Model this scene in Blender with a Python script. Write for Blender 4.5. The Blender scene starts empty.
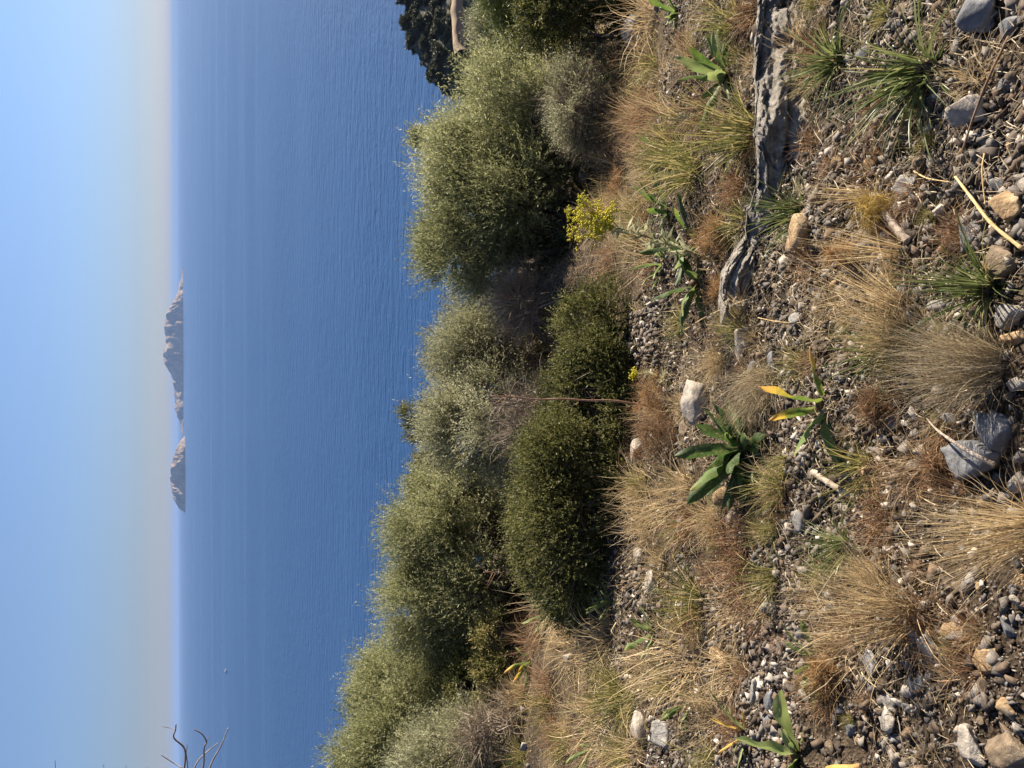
import bpy, math, random
import numpy as np
from mathutils import Vector, Matrix

R = math.radians
scene = bpy.context.scene
COL = scene.collection
rng = np.random.default_rng(11)
random.seed(11)

# ------------------------------------------------------------------ camera
CAM_Z = 82.0                       # camera height above the sea
FPX = 745.0                        # focal length in pixels (1024 wide frame)
PITCH = R(24.28)
ROLL = R(0.18)
F = np.array([0, math.cos(PITCH), -math.sin(PITCH)])
U0 = np.array([0, math.sin(PITCH), math.cos(PITCH)])
X0 = np.array([1.0, 0, 0])
UP = U0 * math.cos(ROLL) + X0 * math.sin(ROLL)
RT = X0 * math.cos(ROLL) - U0 * math.sin(ROLL)
CAM = np.array([0, 0, CAM_Z])
cam = bpy.data.cameras.new('camera')
cam.sensor_width = 36.0
cam.lens = 36.0 * FPX / 1024.0
cam.clip_start = 0.05
cam.clip_end = 400000
camo = bpy.data.objects.new('camera', cam)
COL.objects.link(camo)
# the phone was held upright but the picture is stored turned by 90 degrees
m = Matrix(((-UP[0], RT[0], -F[0]), (-UP[1], RT[1], -F[1]), (-UP[2], RT[2], -F[2])))
camo.matrix_world = Matrix.Translation(Vector(CAM)) @ m.to_4x4()
scene.camera = camo

# ------------------------------------------------------------------ light
SUN_AZ = R(58)                     # from the view direction towards the right
SUN_EL = R(24)
S = Vector((math.cos(SUN_EL) * math.sin(SUN_AZ), math.cos(SUN_EL) * math.cos(SUN_AZ), math.sin(SUN_EL)))
world = bpy.data.worlds.new('World')
scene.world = world
world.use_nodes = True
wn = world.node_tree.nodes
wl = world.node_tree.links
sky = wn.new('ShaderNodeTexSky')
sky.sky_type = 'NISHITA'
sky.sun_disc = False
sky.sun_elevation = SUN_EL
sky.sun_rotation = SUN_AZ
sky.altitude = 80
sky.air_density = 1.0
sky.dust_density = 0.12
sky.ozone_density = 2.0
# a maritime sky: the warm band of the clear-air model is cooled towards the horizon
wtc = wn.new('ShaderNodeTexCoord')
wsx = wn.new('ShaderNodeSeparateXYZ')
wl.new(wtc.outputs['Generated'], wsx.inputs[0])
wrp = wn.new('ShaderNodeValToRGB')
e_ = wrp.color_ramp.elements
e_[0].position = 0.0; e_[0].color = (0.47, 0.50, 0.72, 1)
e_[1].position = 0.30; e_[1].color = (0.92, 0.93, 1.06, 1)
e2 = e_.new(0.04); e2.color = (0.44, 0.50, 0.76, 1)
e3 = e_.new(0.11); e3.color = (0.58, 0.645, 0.88, 1)
wl.new(wsx.outputs['Z'], wrp.inputs[0])
wmx = wn.new('ShaderNodeMix'); wmx.data_type = 'RGBA'; wmx.blend_type = 'MULTIPLY'
wmx.inputs[0].default_value = 1.0
wl.new(sky.outputs[0], wmx.inputs[6]); wl.new(wrp.outputs[0], wmx.inputs[7])
wl.new(wmx.outputs[2], wn['Background'].inputs[0])
wn['Background'].inputs[1].default_value = 0.05
sun = bpy.data.lights.new('sun', 'SUN')
sun.energy = 5.0
sun.angle = R(0.5)
sun.color = (1.0, 0.88, 0.72)
suno = bpy.data.objects.new('sun', sun)
suno.rotation_euler = S.to_track_quat('Z', 'Y').to_euler()
suno.location = (0, 0, 120)
COL.objects.link(suno)
vs = scene.view_settings
vs.view_transform = 'Standard'
vs.look = 'None'
vs.exposure = 1.5
vs.gamma = 1.0
vs.use_curve_mapping = False
cy = scene.cycles
cy.max_bounces = 6
cy.diffuse_bounces = 3
cy.glossy_bounces = 2
cy.transmission_bounces = 3
cy.transparent_max_bounces = 6
cy.volume_bounces = 1
cy.use_denoising = True
cy.sample_clamp_indirect = 4.0


# ------------------------------------------------------------------ noise
def _hash(ix, iy, iz, seed):
    h = (ix.astype(np.int64) * 374761393 + iy.astype(np.int64) * 668265263 + iz.astype(np.int64) * 2147483647 + seed * 144269) & 0xFFFFFFFF
    h = ((h ^ (h >> 13)) * 1274126177) & 0xFFFFFFFF
    h = (h ^ (h >> 16)) & 0xFFFFFFFF
    h = (h * 2246822519) & 0xFFFFFFFF
    h = h ^ (h >> 15)
    return (h & 0xFFFFFF) / float(0xFFFFFF) * 2 - 1


def vnoise(x, y, z=None, seed=0):
    x = np.asarray(x, float); y = np.asarray(y, float)
    z = np.zeros_like(x) if z is None else np.asarray(z, float)
    fx, fy, fz = np.floor(x), np.floor(y), np.floor(z)
    tx, ty, tz = x - fx, y - fy, z - fz
    tx, ty, tz = [t * t * (3 - 2 * t) for t in (tx, ty, tz)]
    r = 0
    for dx in (0, 1):
        for dy in (0, 1):
            for dz in (0, 1):
                w = (tx if dx else 1 - tx) * (ty if dy else 1 - ty) * (tz if dz else 1 - tz)
                r = r + w * _hash(fx + dx, fy + dy, fz + dz, seed)
    return r


def fbm(x, y, z=None, oct=4, seed=0):
    r, a = 0, 1.0
    for k in range(oct):
        s = 2.0 ** k
        r = r + a * vnoise(np.asarray(x) * s + 7.3 * k, np.asarray(y) * s + 3.1 * k, None if z is None else np.asarray(z) * s, seed + k)
        a *= 0.5
    return r


# ------------------------------------------------------------------ terrain shape
def softplus(t, k):
    return k * np.log1p(np.exp(np.clip(t / k, -40, 40)))


BANK = (1.02, 8.7)                 # a heap of stones among the shrubs


def gh(x, y):
    """height of the hillside above the sea"""
    x = np.asarray(x, float); y = np.asarray(y, float)
    z = CAM_Z - 1.6 - 0.364 * np.maximum(y, -30)
    z = z - 0.22 * softplus(y - 24, 3.0)
    xl = np.minimum(x, 0); xr = np.maximum(x, 0)
    z = z + 0.18 * 12 * np.tanh(-xl / 12) - 0.09 * 30 * np.tanh(xr / 30)
    fade = 1 / (1 + (y / 40.0) ** 2)
    z = z + 0.10 * vnoise(x * 0.7, y * 0.7, seed=3) * np.clip(0.35 + y * 0.12, 0.2, 1.6)
    z = z + fade * (0.034 * vnoise(x * 2.6, y * 2.6, seed=5) + 0.017 * fbm(x * 8, y * 8, oct=3, seed=8))
    z = z + 1.0 * np.exp(-((x - BANK[0]) / 0.6) ** 2 - np.where(y < BANK[1], (y - BANK[1]) / 1.7, (y - BANK[1]) / 0.8) ** 2)
    z = z + (1 - fade) * 0.8 * vnoise(x * 0.08, y * 0.08, seed=9)
    return z


def ray(px, py):
    d = F * FPX + RT * (384.0 - py) - UP * (px - 512.0)
    return d / np.linalg.norm(d)


def P(px, py, lift=0.0):
    """where the line of sight through this spot of the photograph meets the hillside"""
    d = ray(px, py)
    t, dt = 0.4, 0.02
    while t < 300:
        p = CAM + d * t
        if p[2] < gh(p[0], p[1]):
            a, b = t - dt, t
            for _ in range(24):
                c = (a + b) / 2
                p = CAM + d * c
                if p[2] < gh(p[0], p[1]): b = c
                else: a = c
            return CAM + d * b + np.array([0, 0, lift])
        t += dt; dt = max(0.02, t * 0.01)
    return CAM + d * 60


def sea_at(px, py):
    d = ray(px, py)
    return CAM + d * (CAM_Z / -d[2])


def at_y(px, py, y):
    d = ray(px, py)
    return CAM + d * (y / d[1])


def mpp(p):
    """metres per pixel at a point"""
    return float(np.dot(np.asarray(p) - CAM, F)) / FPX


def vertical_mpp(p):
    d = np.asarray(p) - CAM
    dep = float(np.dot(d, F))
    eps = 0.05
    a = -FPX * np.dot(d, UP) / dep
    d2 = d + np.array([0, 0, eps])
    b = -FPX * np.dot(d2, UP) / np.dot(d2, F)
    return eps / max(1e-6, (a - b))


# ------------------------------------------------------------------ mesh helpers
class MB:
    def __init__(s):
        s.v, s.f, s.a, s.n = [], [], [], 0

    def add(s, v, f, a=None):
        v = np.asarray(v, np.float32).reshape(-1, 3)
        f = np.asarray(f, np.int64)
        s.v.append(v)
        s.f.append(f + s.n)
        if a is None: a = rng.random()
        s.a.append(np.broadcast_to(np.asarray(a, np.float32), (len(v),)).copy())
        s.n += len(v)
        return s

    def mesh(s, name, mat, smooth=False):
        me = bpy.data.meshes.new(name)
        v = np.concatenate(s.v)
        me.vertices.add(len(v))
        me.vertices.foreach_set('co', v.ravel())
        loops = np.concatenate([f.ravel() for f in s.f]).astype(np.int32)
        tot = np.concatenate([np.full(len(f), f.shape[1], np.int32) for f in s.f])
        st = np.concatenate([[0], np.cumsum(tot)[:-1]]).astype(np.int32)
        me.loops.add(len(loops))
        me.loops.foreach_set('vertex_index', loops)
        me.polygons.add(len(tot))
        me.polygons.foreach_set('loop_start', st)
        if smooth:
            me.polygons.foreach_set('use_smooth', np.ones(len(tot), bool))
        at = me.attributes.new('rnd', 'FLOAT', 'POINT')
        at.data.foreach_set('value', np.concatenate(s.a))
        me.update(calc_edges=True)
        if mat: me.materials.append(mat)
        return me

    def build(s, name, mat, parent=None, smooth=False, loc=None):
        o = bpy.data.objects.new(name, s.mesh(name, mat, smooth))
        COL.objects.link(o)
        if parent: o.parent = parent
        if loc is not None: o.location = loc
        return o

    def tube(s, pts, rad, sides=6, a=None):
        pts = np.asarray(pts, float); n = len(pts)
        rad = np.broadcast_to(np.asarray(rad, float), (n,))
        t = np.gradient(pts, axis=0)
        t /= np.linalg.norm(t, axis=1)[:, None] + 1e-9
        ref = np.array([0.31, 0.77, 0.55])
        u = np.cross(t, ref); u /= np.linalg.norm(u, axis=1)[:, None] + 1e-9
        w = np.cross(t, u)
        an = np.arange(sides) / sides * 2 * np.pi
        v = pts[:, None] + rad[:, None, None] * (np.cos(an)[None, :, None] * u[:, None] + np.sin(an)[None, :, None] * w[:, None])
        v = v.reshape(-1, 3)
        i = np.arange(n - 1)[:, None] * sides; j = np.arange(sides)[None]
        j2 = (j + 1) % sides
        f = np.stack([i + j, i + j2, i + sides + j2, i + sides + j], -1).reshape(-1, 4)
        s.add(v, f, a)
        s.f.append((np.arange(sides)[::-1] + s.n - len(v))[None])
        s.f.append((np.arange(sides) + s.n - sides)[None])
        return s


def grid_faces(nu, nv, wrap=False):
    i = np.arange(nu - 1)[:, None]
    if wrap:
        j = np.arange(nv)[None]; j2 = (j + 1) % nv
    else:
        j = np.arange(nv - 1)[None]; j2 = j + 1
    return np.stack([i * nv + j, (i + 1) * nv + j, (i + 1) * nv + j2, i * nv + j2], -1).reshape(-1, 4)


def ico(sub):
    import bmesh
    b = bmesh.new()
    bmesh.ops.create_icosphere(b, subdivisions=sub, radius=1.0)
    v = np.array([x.co for x in b.verts]); f = np.array([[q.index for q in p.verts] for p in b.faces])
    b.free()
    return v / np.linalg.norm(v, axis=1)[:, None], f


ICO = {k: ico(k) for k in (1, 2, 3, 4, 5)}


def tag(o, label=None, cat=None, group=None, kind=None):
    if label: o['label'] = label
    if cat: o['category'] = cat
    if group: o['group'] = group
    if kind: o['kind'] = kind
    return o


def empty(name, loc, rz=0.0, scale=1.0):
    o = bpy.data.objects.new(name, None)
    o.empty_display_size = 0.1
    o.location = loc; o.rotation_euler = (0, 0, rz); o.scale = (scale,) * 3
    COL.objects.link(o)
    return o


# ------------------------------------------------------------------ materials
def new_mat(name):
    mt = bpy.data.materials.new(name)
    mt.use_nodes = True
    nt = mt.node_tree
    return mt, nt, nt.nodes['Principled BSDF'], nt.nodes['Material Output']


def N(nt, t, **kw):
    n = nt.nodes.new(t)
    for k, v in kw.items():
        if k.startswith('i_'):
            n.inputs[k[2:]].default_value = v
        else:
            setattr(n, k, v)
    return n


def ramp(nt, fac, stops):
    r = nt.nodes.new('ShaderNodeValToRGB')
    e = r.color_ramp.elements
    while len(e) < len(stops): e.new(0.5)
    for k, (p, c) in enumerate(stops):
        e[k].position = p; e[k].color = (*c, 1)
    nt.links.new(fac, r.inputs[0])
    return r


def leaf_mat(name, stops, trans=0.35, rough=0.5, spec=0.3, objvar=0.0):
    mt, nt, bs, out = new_mat(name)
    at = N(nt, 'ShaderNodeAttribute', attribute_name='rnd')
    fac = at.outputs['Fac']
    rp = ramp(nt, fac, stops)
    col = rp.outputs[0]
    if objvar:
        oi = nt.nodes.new('ShaderNodeObjectInfo')
        mr = N(nt, 'ShaderNodeMapRange')
        mr.inputs['To Min'].default_value = 1 - objvar; mr.inputs['To Max'].default_value = 1 + objvar
        nt.links.new(oi.outputs['Random'], mr.inputs[0])
        hs = nt.nodes.new('ShaderNodeHueSaturation')
        nt.links.new(col, hs.inputs['Color']); nt.links.new(mr.outputs[0], hs.inputs['Value'])
        col = hs.outputs[0]
    bs.inputs['Roughness'].default_value = rough
    bs.inputs['Specular IOR Level'].default_value = spec
    nt.links.new(col, bs.inputs['Base Color'])
    tr = nt.nodes.new('ShaderNodeBsdfTranslucent')
    nt.links.new(col, tr.inputs[0])
    mx = nt.nodes.new('ShaderNodeMixShader')
    mx.inputs[0].default_value = trans
    nt.links.new(bs.outputs[0], mx.inputs[1]); nt.links.new(tr.outputs[0], mx.inputs[2])
    nt.links.new(mx.outputs[0], out.inputs[0])
    return mt


def rock_mat(name, c0, c1, c2, scale=9.0, bump=0.5, spots=0.0, attr=False):
    mt, nt, bs, out = new_mat(name)
    tc = nt.nodes.new('ShaderNodeTexCoord')
    n1 = N(nt, 'ShaderNodeTexNoise', i_Scale=scale, i_Detail=8.0, i_Roughness=0.65)
    n2 = N(nt, 'ShaderNodeTexNoise', i_Scale=scale * 7, i_Detail=6.0, i_Roughness=0.7)
    nt.links.new(tc.outputs['Object'], n1.inputs['Vector']); nt.links.new(tc.outputs['Object'], n2.inputs['Vector'])
    rp = ramp(nt, n1.outputs['Fac'], [(0.32, c0), (0.5, c1), (0.68, c2)])
    mx = N(nt, 'ShaderNodeMix', data_type='RGBA', blend_type='MULTIPLY')
    mx.inputs[0].default_value = 0.55
    r2 = ramp(nt, n2.outputs['Fac'], [(0.3, (0.45, 0.43, 0.4)), (0.62, (1.1, 1.08, 1.05))])
    nt.links.new(rp.outputs[0], mx.inputs[6]); nt.links.new(r2.outputs[0], mx.inputs[7])
    col = mx.outputs[2]
    if attr:
        at = N(nt, 'ShaderNodeAttribute', attribute_name='rnd')
        r3 = ramp(nt, at.outputs['Fac'], [(0.0, (0.16, 0.12, 0.09)), (0.32, (0.36, 0.31, 0.27)), (0.46, (0.6, 0.44, 0.31)), (0.54, (0.45, 0.43, 0.42)), (0.82, (0.75, 0.71, 0.66)), (1.0, (1.8, 1.7, 1.55))])
        m3 = N(nt, 'ShaderNodeMix', data_type='RGBA', blend_type='MULTIPLY')
        m3.inputs[0].default_value = 1.0
        nt.links.new(col, m3.inputs[6]); nt.links.new(r3.outputs[0], m3.inputs[7])
        col = m3.outputs[2]
    if spots:
        vo = N(nt, 'ShaderNodeTexVoronoi', i_Scale=scale * 2.2)
        nt.links.new(tc.outputs['Object'], vo.inputs['Vector'])
        rs = ramp(nt, vo.outputs['Distance'], [(0.1, (spots,) * 3), (0.22, (0, 0, 0))])
        m2 = N(nt, 'ShaderNodeMix', data_type='RGBA')
        m2.inputs[7].default_value = (0.5, 0.48, 0.43, 1)
        nt.links.new(rs.outputs[0], m2.inputs[0]); nt.links.new(col, m2.inputs[6])
        col = m2.outputs[2]
    nt.links.new(col, bs.inputs['Base Color'])
    bs.inputs['Roughness'].default_value = 0.85
    bs.inputs['Specular IOR Level'].default_value = 0.25
    bp = N(nt, 'ShaderNodeBump', i_Strength=bump, i_Distance=0.02)
    ad = N(nt, 'ShaderNodeMath', operation='ADD')
    nt.links.new(n1.outputs['Fac'], ad.inputs[0]); nt.links.new(n2.outputs['Fac'], ad.inputs[1])
    nt.links.new(ad.outputs[0], bp.inputs['Height']); nt.links.new(bp.outputs[0], bs.inputs['Normal'])
    return mt


M = {}
M['olive'] = leaf_mat('olive_leaves', [(0.0, (0.07, 0.078, 0.03)), (0.4, (0.23, 0.24, 0.105)), (0.75, (0.4, 0.4, 0.205)), (1.0, (0.56, 0.55, 0.35))], 0.42, 0.55, 0.22)
M['olive_grey'] = leaf_mat('grey_olive_leaves', [(0.0, (0.085, 0.088, 0.045)), (0.4, (0.245, 0.245, 0.14)), (0.75, (0.39, 0.385, 0.235)), (1.0, (0.54, 0.52, 0.36))], 0.42, 0.55, 0.22)
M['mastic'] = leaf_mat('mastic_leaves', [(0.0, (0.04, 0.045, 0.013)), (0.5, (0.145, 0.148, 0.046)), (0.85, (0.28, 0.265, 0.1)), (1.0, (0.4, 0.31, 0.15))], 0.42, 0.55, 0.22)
M['pine'] = leaf_mat('pine_needles', [(0.0, (0.04, 0.06, 0.012)), (0.5, (0.09, 0.12, 0.025)), (1.0, (0.18, 0.2, 0.05))], 0.35)
M['far_green'] = leaf_mat('far_foliage', [(0.0, (0.045, 0.052, 0.03)), (0.5, (0.085, 0.092, 0.052)), (1.0, (0.15, 0.15, 0.09))], 0.2)
M['twig_grey'] = leaf_mat('dead_twigs', [(0.0, (0.13, 0.1, 0.07)), (0.6, (0.29, 0.235, 0.175)), (1.0, (0.5, 0.43, 0.34))], 0.0, 0.8, 0.1)
M['bark'] = rock_mat('bark', (0.06, 0.048, 0.036), (0.12, 0.095, 0.072), (0.2, 0.17, 0.135), 14, 0.8)
M['deadwood'] = rock_mat('bleached_wood', (0.2, 0.16, 0.125), (0.36, 0.3, 0.24), (0.52, 0.46, 0.39), 20, 0.4)
M['straw'] = leaf_mat('straw', [(0.0, (0.15, 0.1, 0.052)), (0.35, (0.38, 0.278, 0.147)), (0.7, (0.61, 0.475, 0.275)), (1.0, (0.78, 0.67, 0.45))], 0.3, 0.5, 0.3, 0.12)
M['straw_grey'] = leaf_mat('weathered_straw', [(0.0, (0.17, 0.13, 0.08)), (0.35, (0.34, 0.27, 0.165)), (0.75, (0.54, 0.45, 0.3)), (1.0, (0.7, 0.62, 0.46))], 0.25, 0.5, 0.3, 0.1)
M['straw_green'] = leaf_mat('half_dry_grass', [(0.0, (0.07, 0.09, 0.022)), (0.4, (0.15, 0.165, 0.045)), (0.65, (0.4, 0.33, 0.13)), (1.0, (0.62, 0.5, 0.27))], 0.35, 0.45, 0.3, 0.1)
M['straw_red'] = leaf_mat('reddish_dry_grass', [(0.0, (0.1, 0.055, 0.03)), (0.4, (0.24, 0.14, 0.075)), (0.75, (0.4, 0.25, 0.14)), (1.0, (0.55, 0.42, 0.25))], 0.25, 0.55, 0.2, 0.15)
M['grass_green'] = leaf_mat('green_grass', [(0.0, (0.04, 0.058, 0.018)), (0.45, (0.11, 0.145, 0.045)), (0.78, (0.22, 0.25, 0.1)), (1.0, (0.45, 0.34, 0.16))], 0.35, 0.38, 0.5, 0.1)
M['fluff_orange'] = leaf_mat('dry_fennel', [(0.0, (0.16, 0.085, 0.04)), (0.5, (0.36, 0.215, 0.1)), (1.0, (0.58, 0.4, 0.2))], 0.35, 0.6, 0.1)
M['fluff_brown'] = leaf_mat('dry_brown_fennel', [(0.0, (0.1, 0.055, 0.03)), (0.5, (0.25, 0.15, 0.085)), (1.0, (0.44, 0.31, 0.18))], 0.35, 0.6, 0.1)
M['fluff_yellow'] = leaf_mat('yellow_fennel', [(0.0, (0.2, 0.13, 0.04)), (0.5, (0.46, 0.33, 0.09)), (1.0, (0.6, 0.48, 0.18))], 0.35, 0.6, 0.1)
M['petal'] = leaf_mat('yellow_flowers', [(0.0, (0.2, 0.22, 0.03)), (0.4, (0.42, 0.4, 0.03)), (0.75, (0.62, 0.53, 0.04)), (1.0, (0.72, 0.64, 0.1))], 0.3, 0.6, 0.1)
M['stalk_pink'] = rock_mat('dry_stalk', (0.24, 0.13, 0.085), (0.36, 0.22, 0.15), (0.5, 0.34, 0.24), 14, 0.2)
M['stalk_straw'] = rock_mat('straw_stalk', (0.4, 0.28, 0.13), (0.55, 0.4, 0.2), (0.68, 0.54, 0.32), 12, 0.2)
M['stalk_brown'] = rock_mat('brown_stick', (0.12, 0.075, 0.045), (0.2, 0.13, 0.085), (0.34, 0.25, 0.17), 12, 0.3)
M['stem_green'] = rock_mat('green_stem', (0.14, 0.15, 0.05), (0.22, 0.21, 0.08), (0.3, 0.27, 0.12), 12, 0.2)
M['rock_grey'] = rock_mat('grey_limestone', (0.15, 0.145, 0.14), (0.27, 0.26, 0.25), (0.42, 0.4, 0.375), 5, 0.6, 0.35)
M['rock_pale'] = rock_mat('pale_limestone', (0.22, 0.195, 0.165), (0.35, 0.315, 0.27), (0.5, 0.455, 0.39), 6, 0.6, 0.2)
M['rock_tan'] = rock_mat('tan_rock', (0.2, 0.13, 0.07), (0.36, 0.25, 0.14), (0.5, 0.38, 0.24), 7, 0.6)
M['bedrock'] = rock_mat('bedrock', (0.13, 0.115, 0.1), (0.33, 0.3, 0.26), (0.55, 0.51, 0.44), 20, 1.0, 0.3)
M['rock_slate'] = rock_mat('slate', (0.1, 0.105, 0.115), (0.17, 0.175, 0.185), (0.26, 0.26, 0.265), 4, 0.4, 0.3)
M['rock_brown'] = rock_mat('brown_rock', (0.1, 0.075, 0.05), (0.19, 0.145, 0.1), (0.3, 0.24, 0.17), 6, 0.6)
M['gravel'] = rock_mat('gravel', (0.15, 0.142, 0.135), (0.25, 0.238, 0.226), (0.38, 0.36, 0.335), 18, 0.08, 0.0, True)
M['white'] = rock_mat('white_paint', (0.7, 0.7, 0.7), (0.78, 0.78, 0.78), (0.82, 0.82, 0.82), 3, 0.05)
M['dark_glass'] = rock_mat('dark_window', (0.03, 0.03, 0.04), (0.04, 0.04, 0.05), (0.06, 0.06, 0.07), 3, 0.05)


def squill_mat(name, stops_tip, base, dark):
    """leaf colour runs along the blade (attribute rnd = 0 at the base, 1 at the tip)"""
    mt, nt, bs, out = new_mat(name)
    at = N(nt, 'ShaderNodeAttribute', attribute_name='rnd')
    tc = nt.nodes.new('ShaderNodeTexCoord')
    n1 = N(nt, 'ShaderNodeTexNoise', i_Scale=30.0, i_Detail=5.0)
    nt.links.new(tc.outputs['Object'], n1.inputs['Vector'])
    ad = N(nt, 'ShaderNodeMath', operation='MULTIPLY_ADD')
    ad.inputs[1].default_value = 0.35; ad.inputs[2].default_value = -0.17
    nt.links.new(n1.outputs['Fac'], ad.inputs[0])
    a2 = N(nt, 'ShaderNodeMath', operation='ADD')
    nt.links.new(ad.outputs[0], a2.inputs[0]); nt.links.new(at.outputs['Fac'], a2.inputs[1])
    rp0 = ramp(nt, a2.outputs[0], [(0.0, base), (0.45, dark)] + stops_tip)
    n3 = N(nt, 'ShaderNodeTexNoise', i_Scale=75.0, i_Detail=4.0, i_Roughness=0.7)
    nt.links.new(tc.outputs['Object'], n3.inputs['Vector'])
    sp = ramp(nt, n3.outputs['Fac'], [(0.5, (0, 0, 0)), (0.72, (0.75, 0.75, 0.75))])
    rp = N(nt, 'ShaderNodeMix', data_type='RGBA')
    rp.inputs[7].default_value = (0.3, 0.23, 0.11, 1)
    nt.links.new(sp.outputs[0], rp.inputs[0]); nt.links.new(rp0.outputs[0], rp.inputs[6])
    nt.links.new(rp.outputs[2], bs.inputs['Base Color'])
    bs.inputs['Roughness'].default_value = 0.6
    tr = nt.nodes.new('ShaderNodeBsdfTranslucent')
    nt.links.new(rp.outputs[2], tr.inputs[0])
    mx = nt.nodes.new('ShaderNodeMixShader'); mx.inputs[0].default_value = 0.45
    nt.links.new(bs.outputs[0], mx.inputs[1]); nt.links.new(tr.outputs[0], mx.inputs[2])
    nt.links.new(mx.outputs[0], out.inputs[0])
    bp = N(nt, 'ShaderNodeBump', i_Strength=0.15, i_Distance=0.01)
    nt.links.new(n1.outputs['Fac'], bp.inputs['Height']); nt.links.new(bp.outputs[0], bs.inputs['Normal'])
    return mt


M['squill_dark'] = squill_mat('squill_dark_green', [(1.0, (0.05, 0.1, 0.022))], (0.14, 0.19, 0.06), (0.04, 0.085, 0.022))
M['squill_mid'] = squill_mat('squill_green', [(0.85, (0.11, 0.19, 0.03)), (1.0, (0.26, 0.26, 0.05))], (0.2, 0.24, 0.08), (0.085, 0.16, 0.03))
M['squill_pale'] = squill_mat('squill_pale_green', [(1.0, (0.26, 0.31, 0.11))], (0.24, 0.28, 0.11), (0.19, 0.26, 0.085))
M['squill_yellow'] = squill_mat('squill_yellowing', [(0.6, (0.2, 0.23, 0.03)), (0.75, (0.6, 0.42, 0.06)), (1.0, (0.62, 0.33, 0.09))], (0.24, 0.3, 0.06), (0.08, 0.15, 0.02))
M['leaf_yellow'] = squill_mat('fallen_yellow_leaf', [(1.0, (0.6, 0.4, 0.1))], (0.45, 0.27, 0.1), (0.68, 0.45, 0.1))
M['leaf_brown'] = squill_mat('dead_brown_leaf', [(1.0, (0.42, 0.29, 0.18))], (0.12, 0.06, 0.03), (0.25, 0.14, 0.07))


# soil
def soil_mat():
    mt, nt, bs, out = new_mat('soil')
    tc = nt.nodes.new('ShaderNodeTexCoord')
    V = tc.outputs['Object']
    n1 = N(nt, 'ShaderNodeTexNoise', i_Scale=1.3, i_Detail=6.0, i_Roughness=0.6)
    n2 = N(nt, 'ShaderNodeTexNoise', i_Scale=22.0, i_Detail=8.0, i_Roughness=0.75)
    vo = N(nt, 'ShaderNodeTexVoronoi', i_Scale=70.0)
    for n in (n1, n2, vo): nt.links.new(V, n.inputs['Vector'])
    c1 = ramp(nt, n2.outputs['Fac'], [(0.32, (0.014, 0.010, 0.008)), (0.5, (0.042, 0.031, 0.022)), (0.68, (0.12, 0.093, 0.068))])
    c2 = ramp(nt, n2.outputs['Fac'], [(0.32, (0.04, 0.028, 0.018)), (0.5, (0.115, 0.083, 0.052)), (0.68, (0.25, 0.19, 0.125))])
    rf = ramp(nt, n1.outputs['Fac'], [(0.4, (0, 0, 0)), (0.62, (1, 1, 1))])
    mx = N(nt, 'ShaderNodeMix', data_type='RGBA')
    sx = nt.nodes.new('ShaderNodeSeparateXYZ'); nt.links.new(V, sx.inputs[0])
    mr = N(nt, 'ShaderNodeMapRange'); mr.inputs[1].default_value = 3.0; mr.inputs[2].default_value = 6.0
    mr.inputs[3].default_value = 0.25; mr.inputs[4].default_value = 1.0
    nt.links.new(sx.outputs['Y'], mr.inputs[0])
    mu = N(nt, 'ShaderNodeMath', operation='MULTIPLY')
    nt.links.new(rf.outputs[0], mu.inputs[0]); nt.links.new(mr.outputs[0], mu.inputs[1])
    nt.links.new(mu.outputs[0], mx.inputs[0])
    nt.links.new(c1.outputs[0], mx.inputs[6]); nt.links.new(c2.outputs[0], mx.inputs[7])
    nt.links.new(mx.outputs[2], bs.inputs['Base Color'])
    bs.inputs['Roughness'].default_value = 0.95
    bs.inputs['Specular IOR Level'].default_value = 0.1
    ad = N(nt, 'ShaderNodeMath', operation='ADD')
    nt.links.new(n2.outputs['Fac'], ad.inputs[0]); nt.links.new(vo.outputs['Distance'], ad.inputs[1])
    bp = N(nt, 'ShaderNodeBump', i_Strength=0.9, i_Distance=0.015)
    nt.links.new(ad.outputs[0], bp.inputs['Height']); nt.links.new(bp.outputs[0], bs.inputs['Normal'])
    return mt


M['soil'] = soil_mat()


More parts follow.
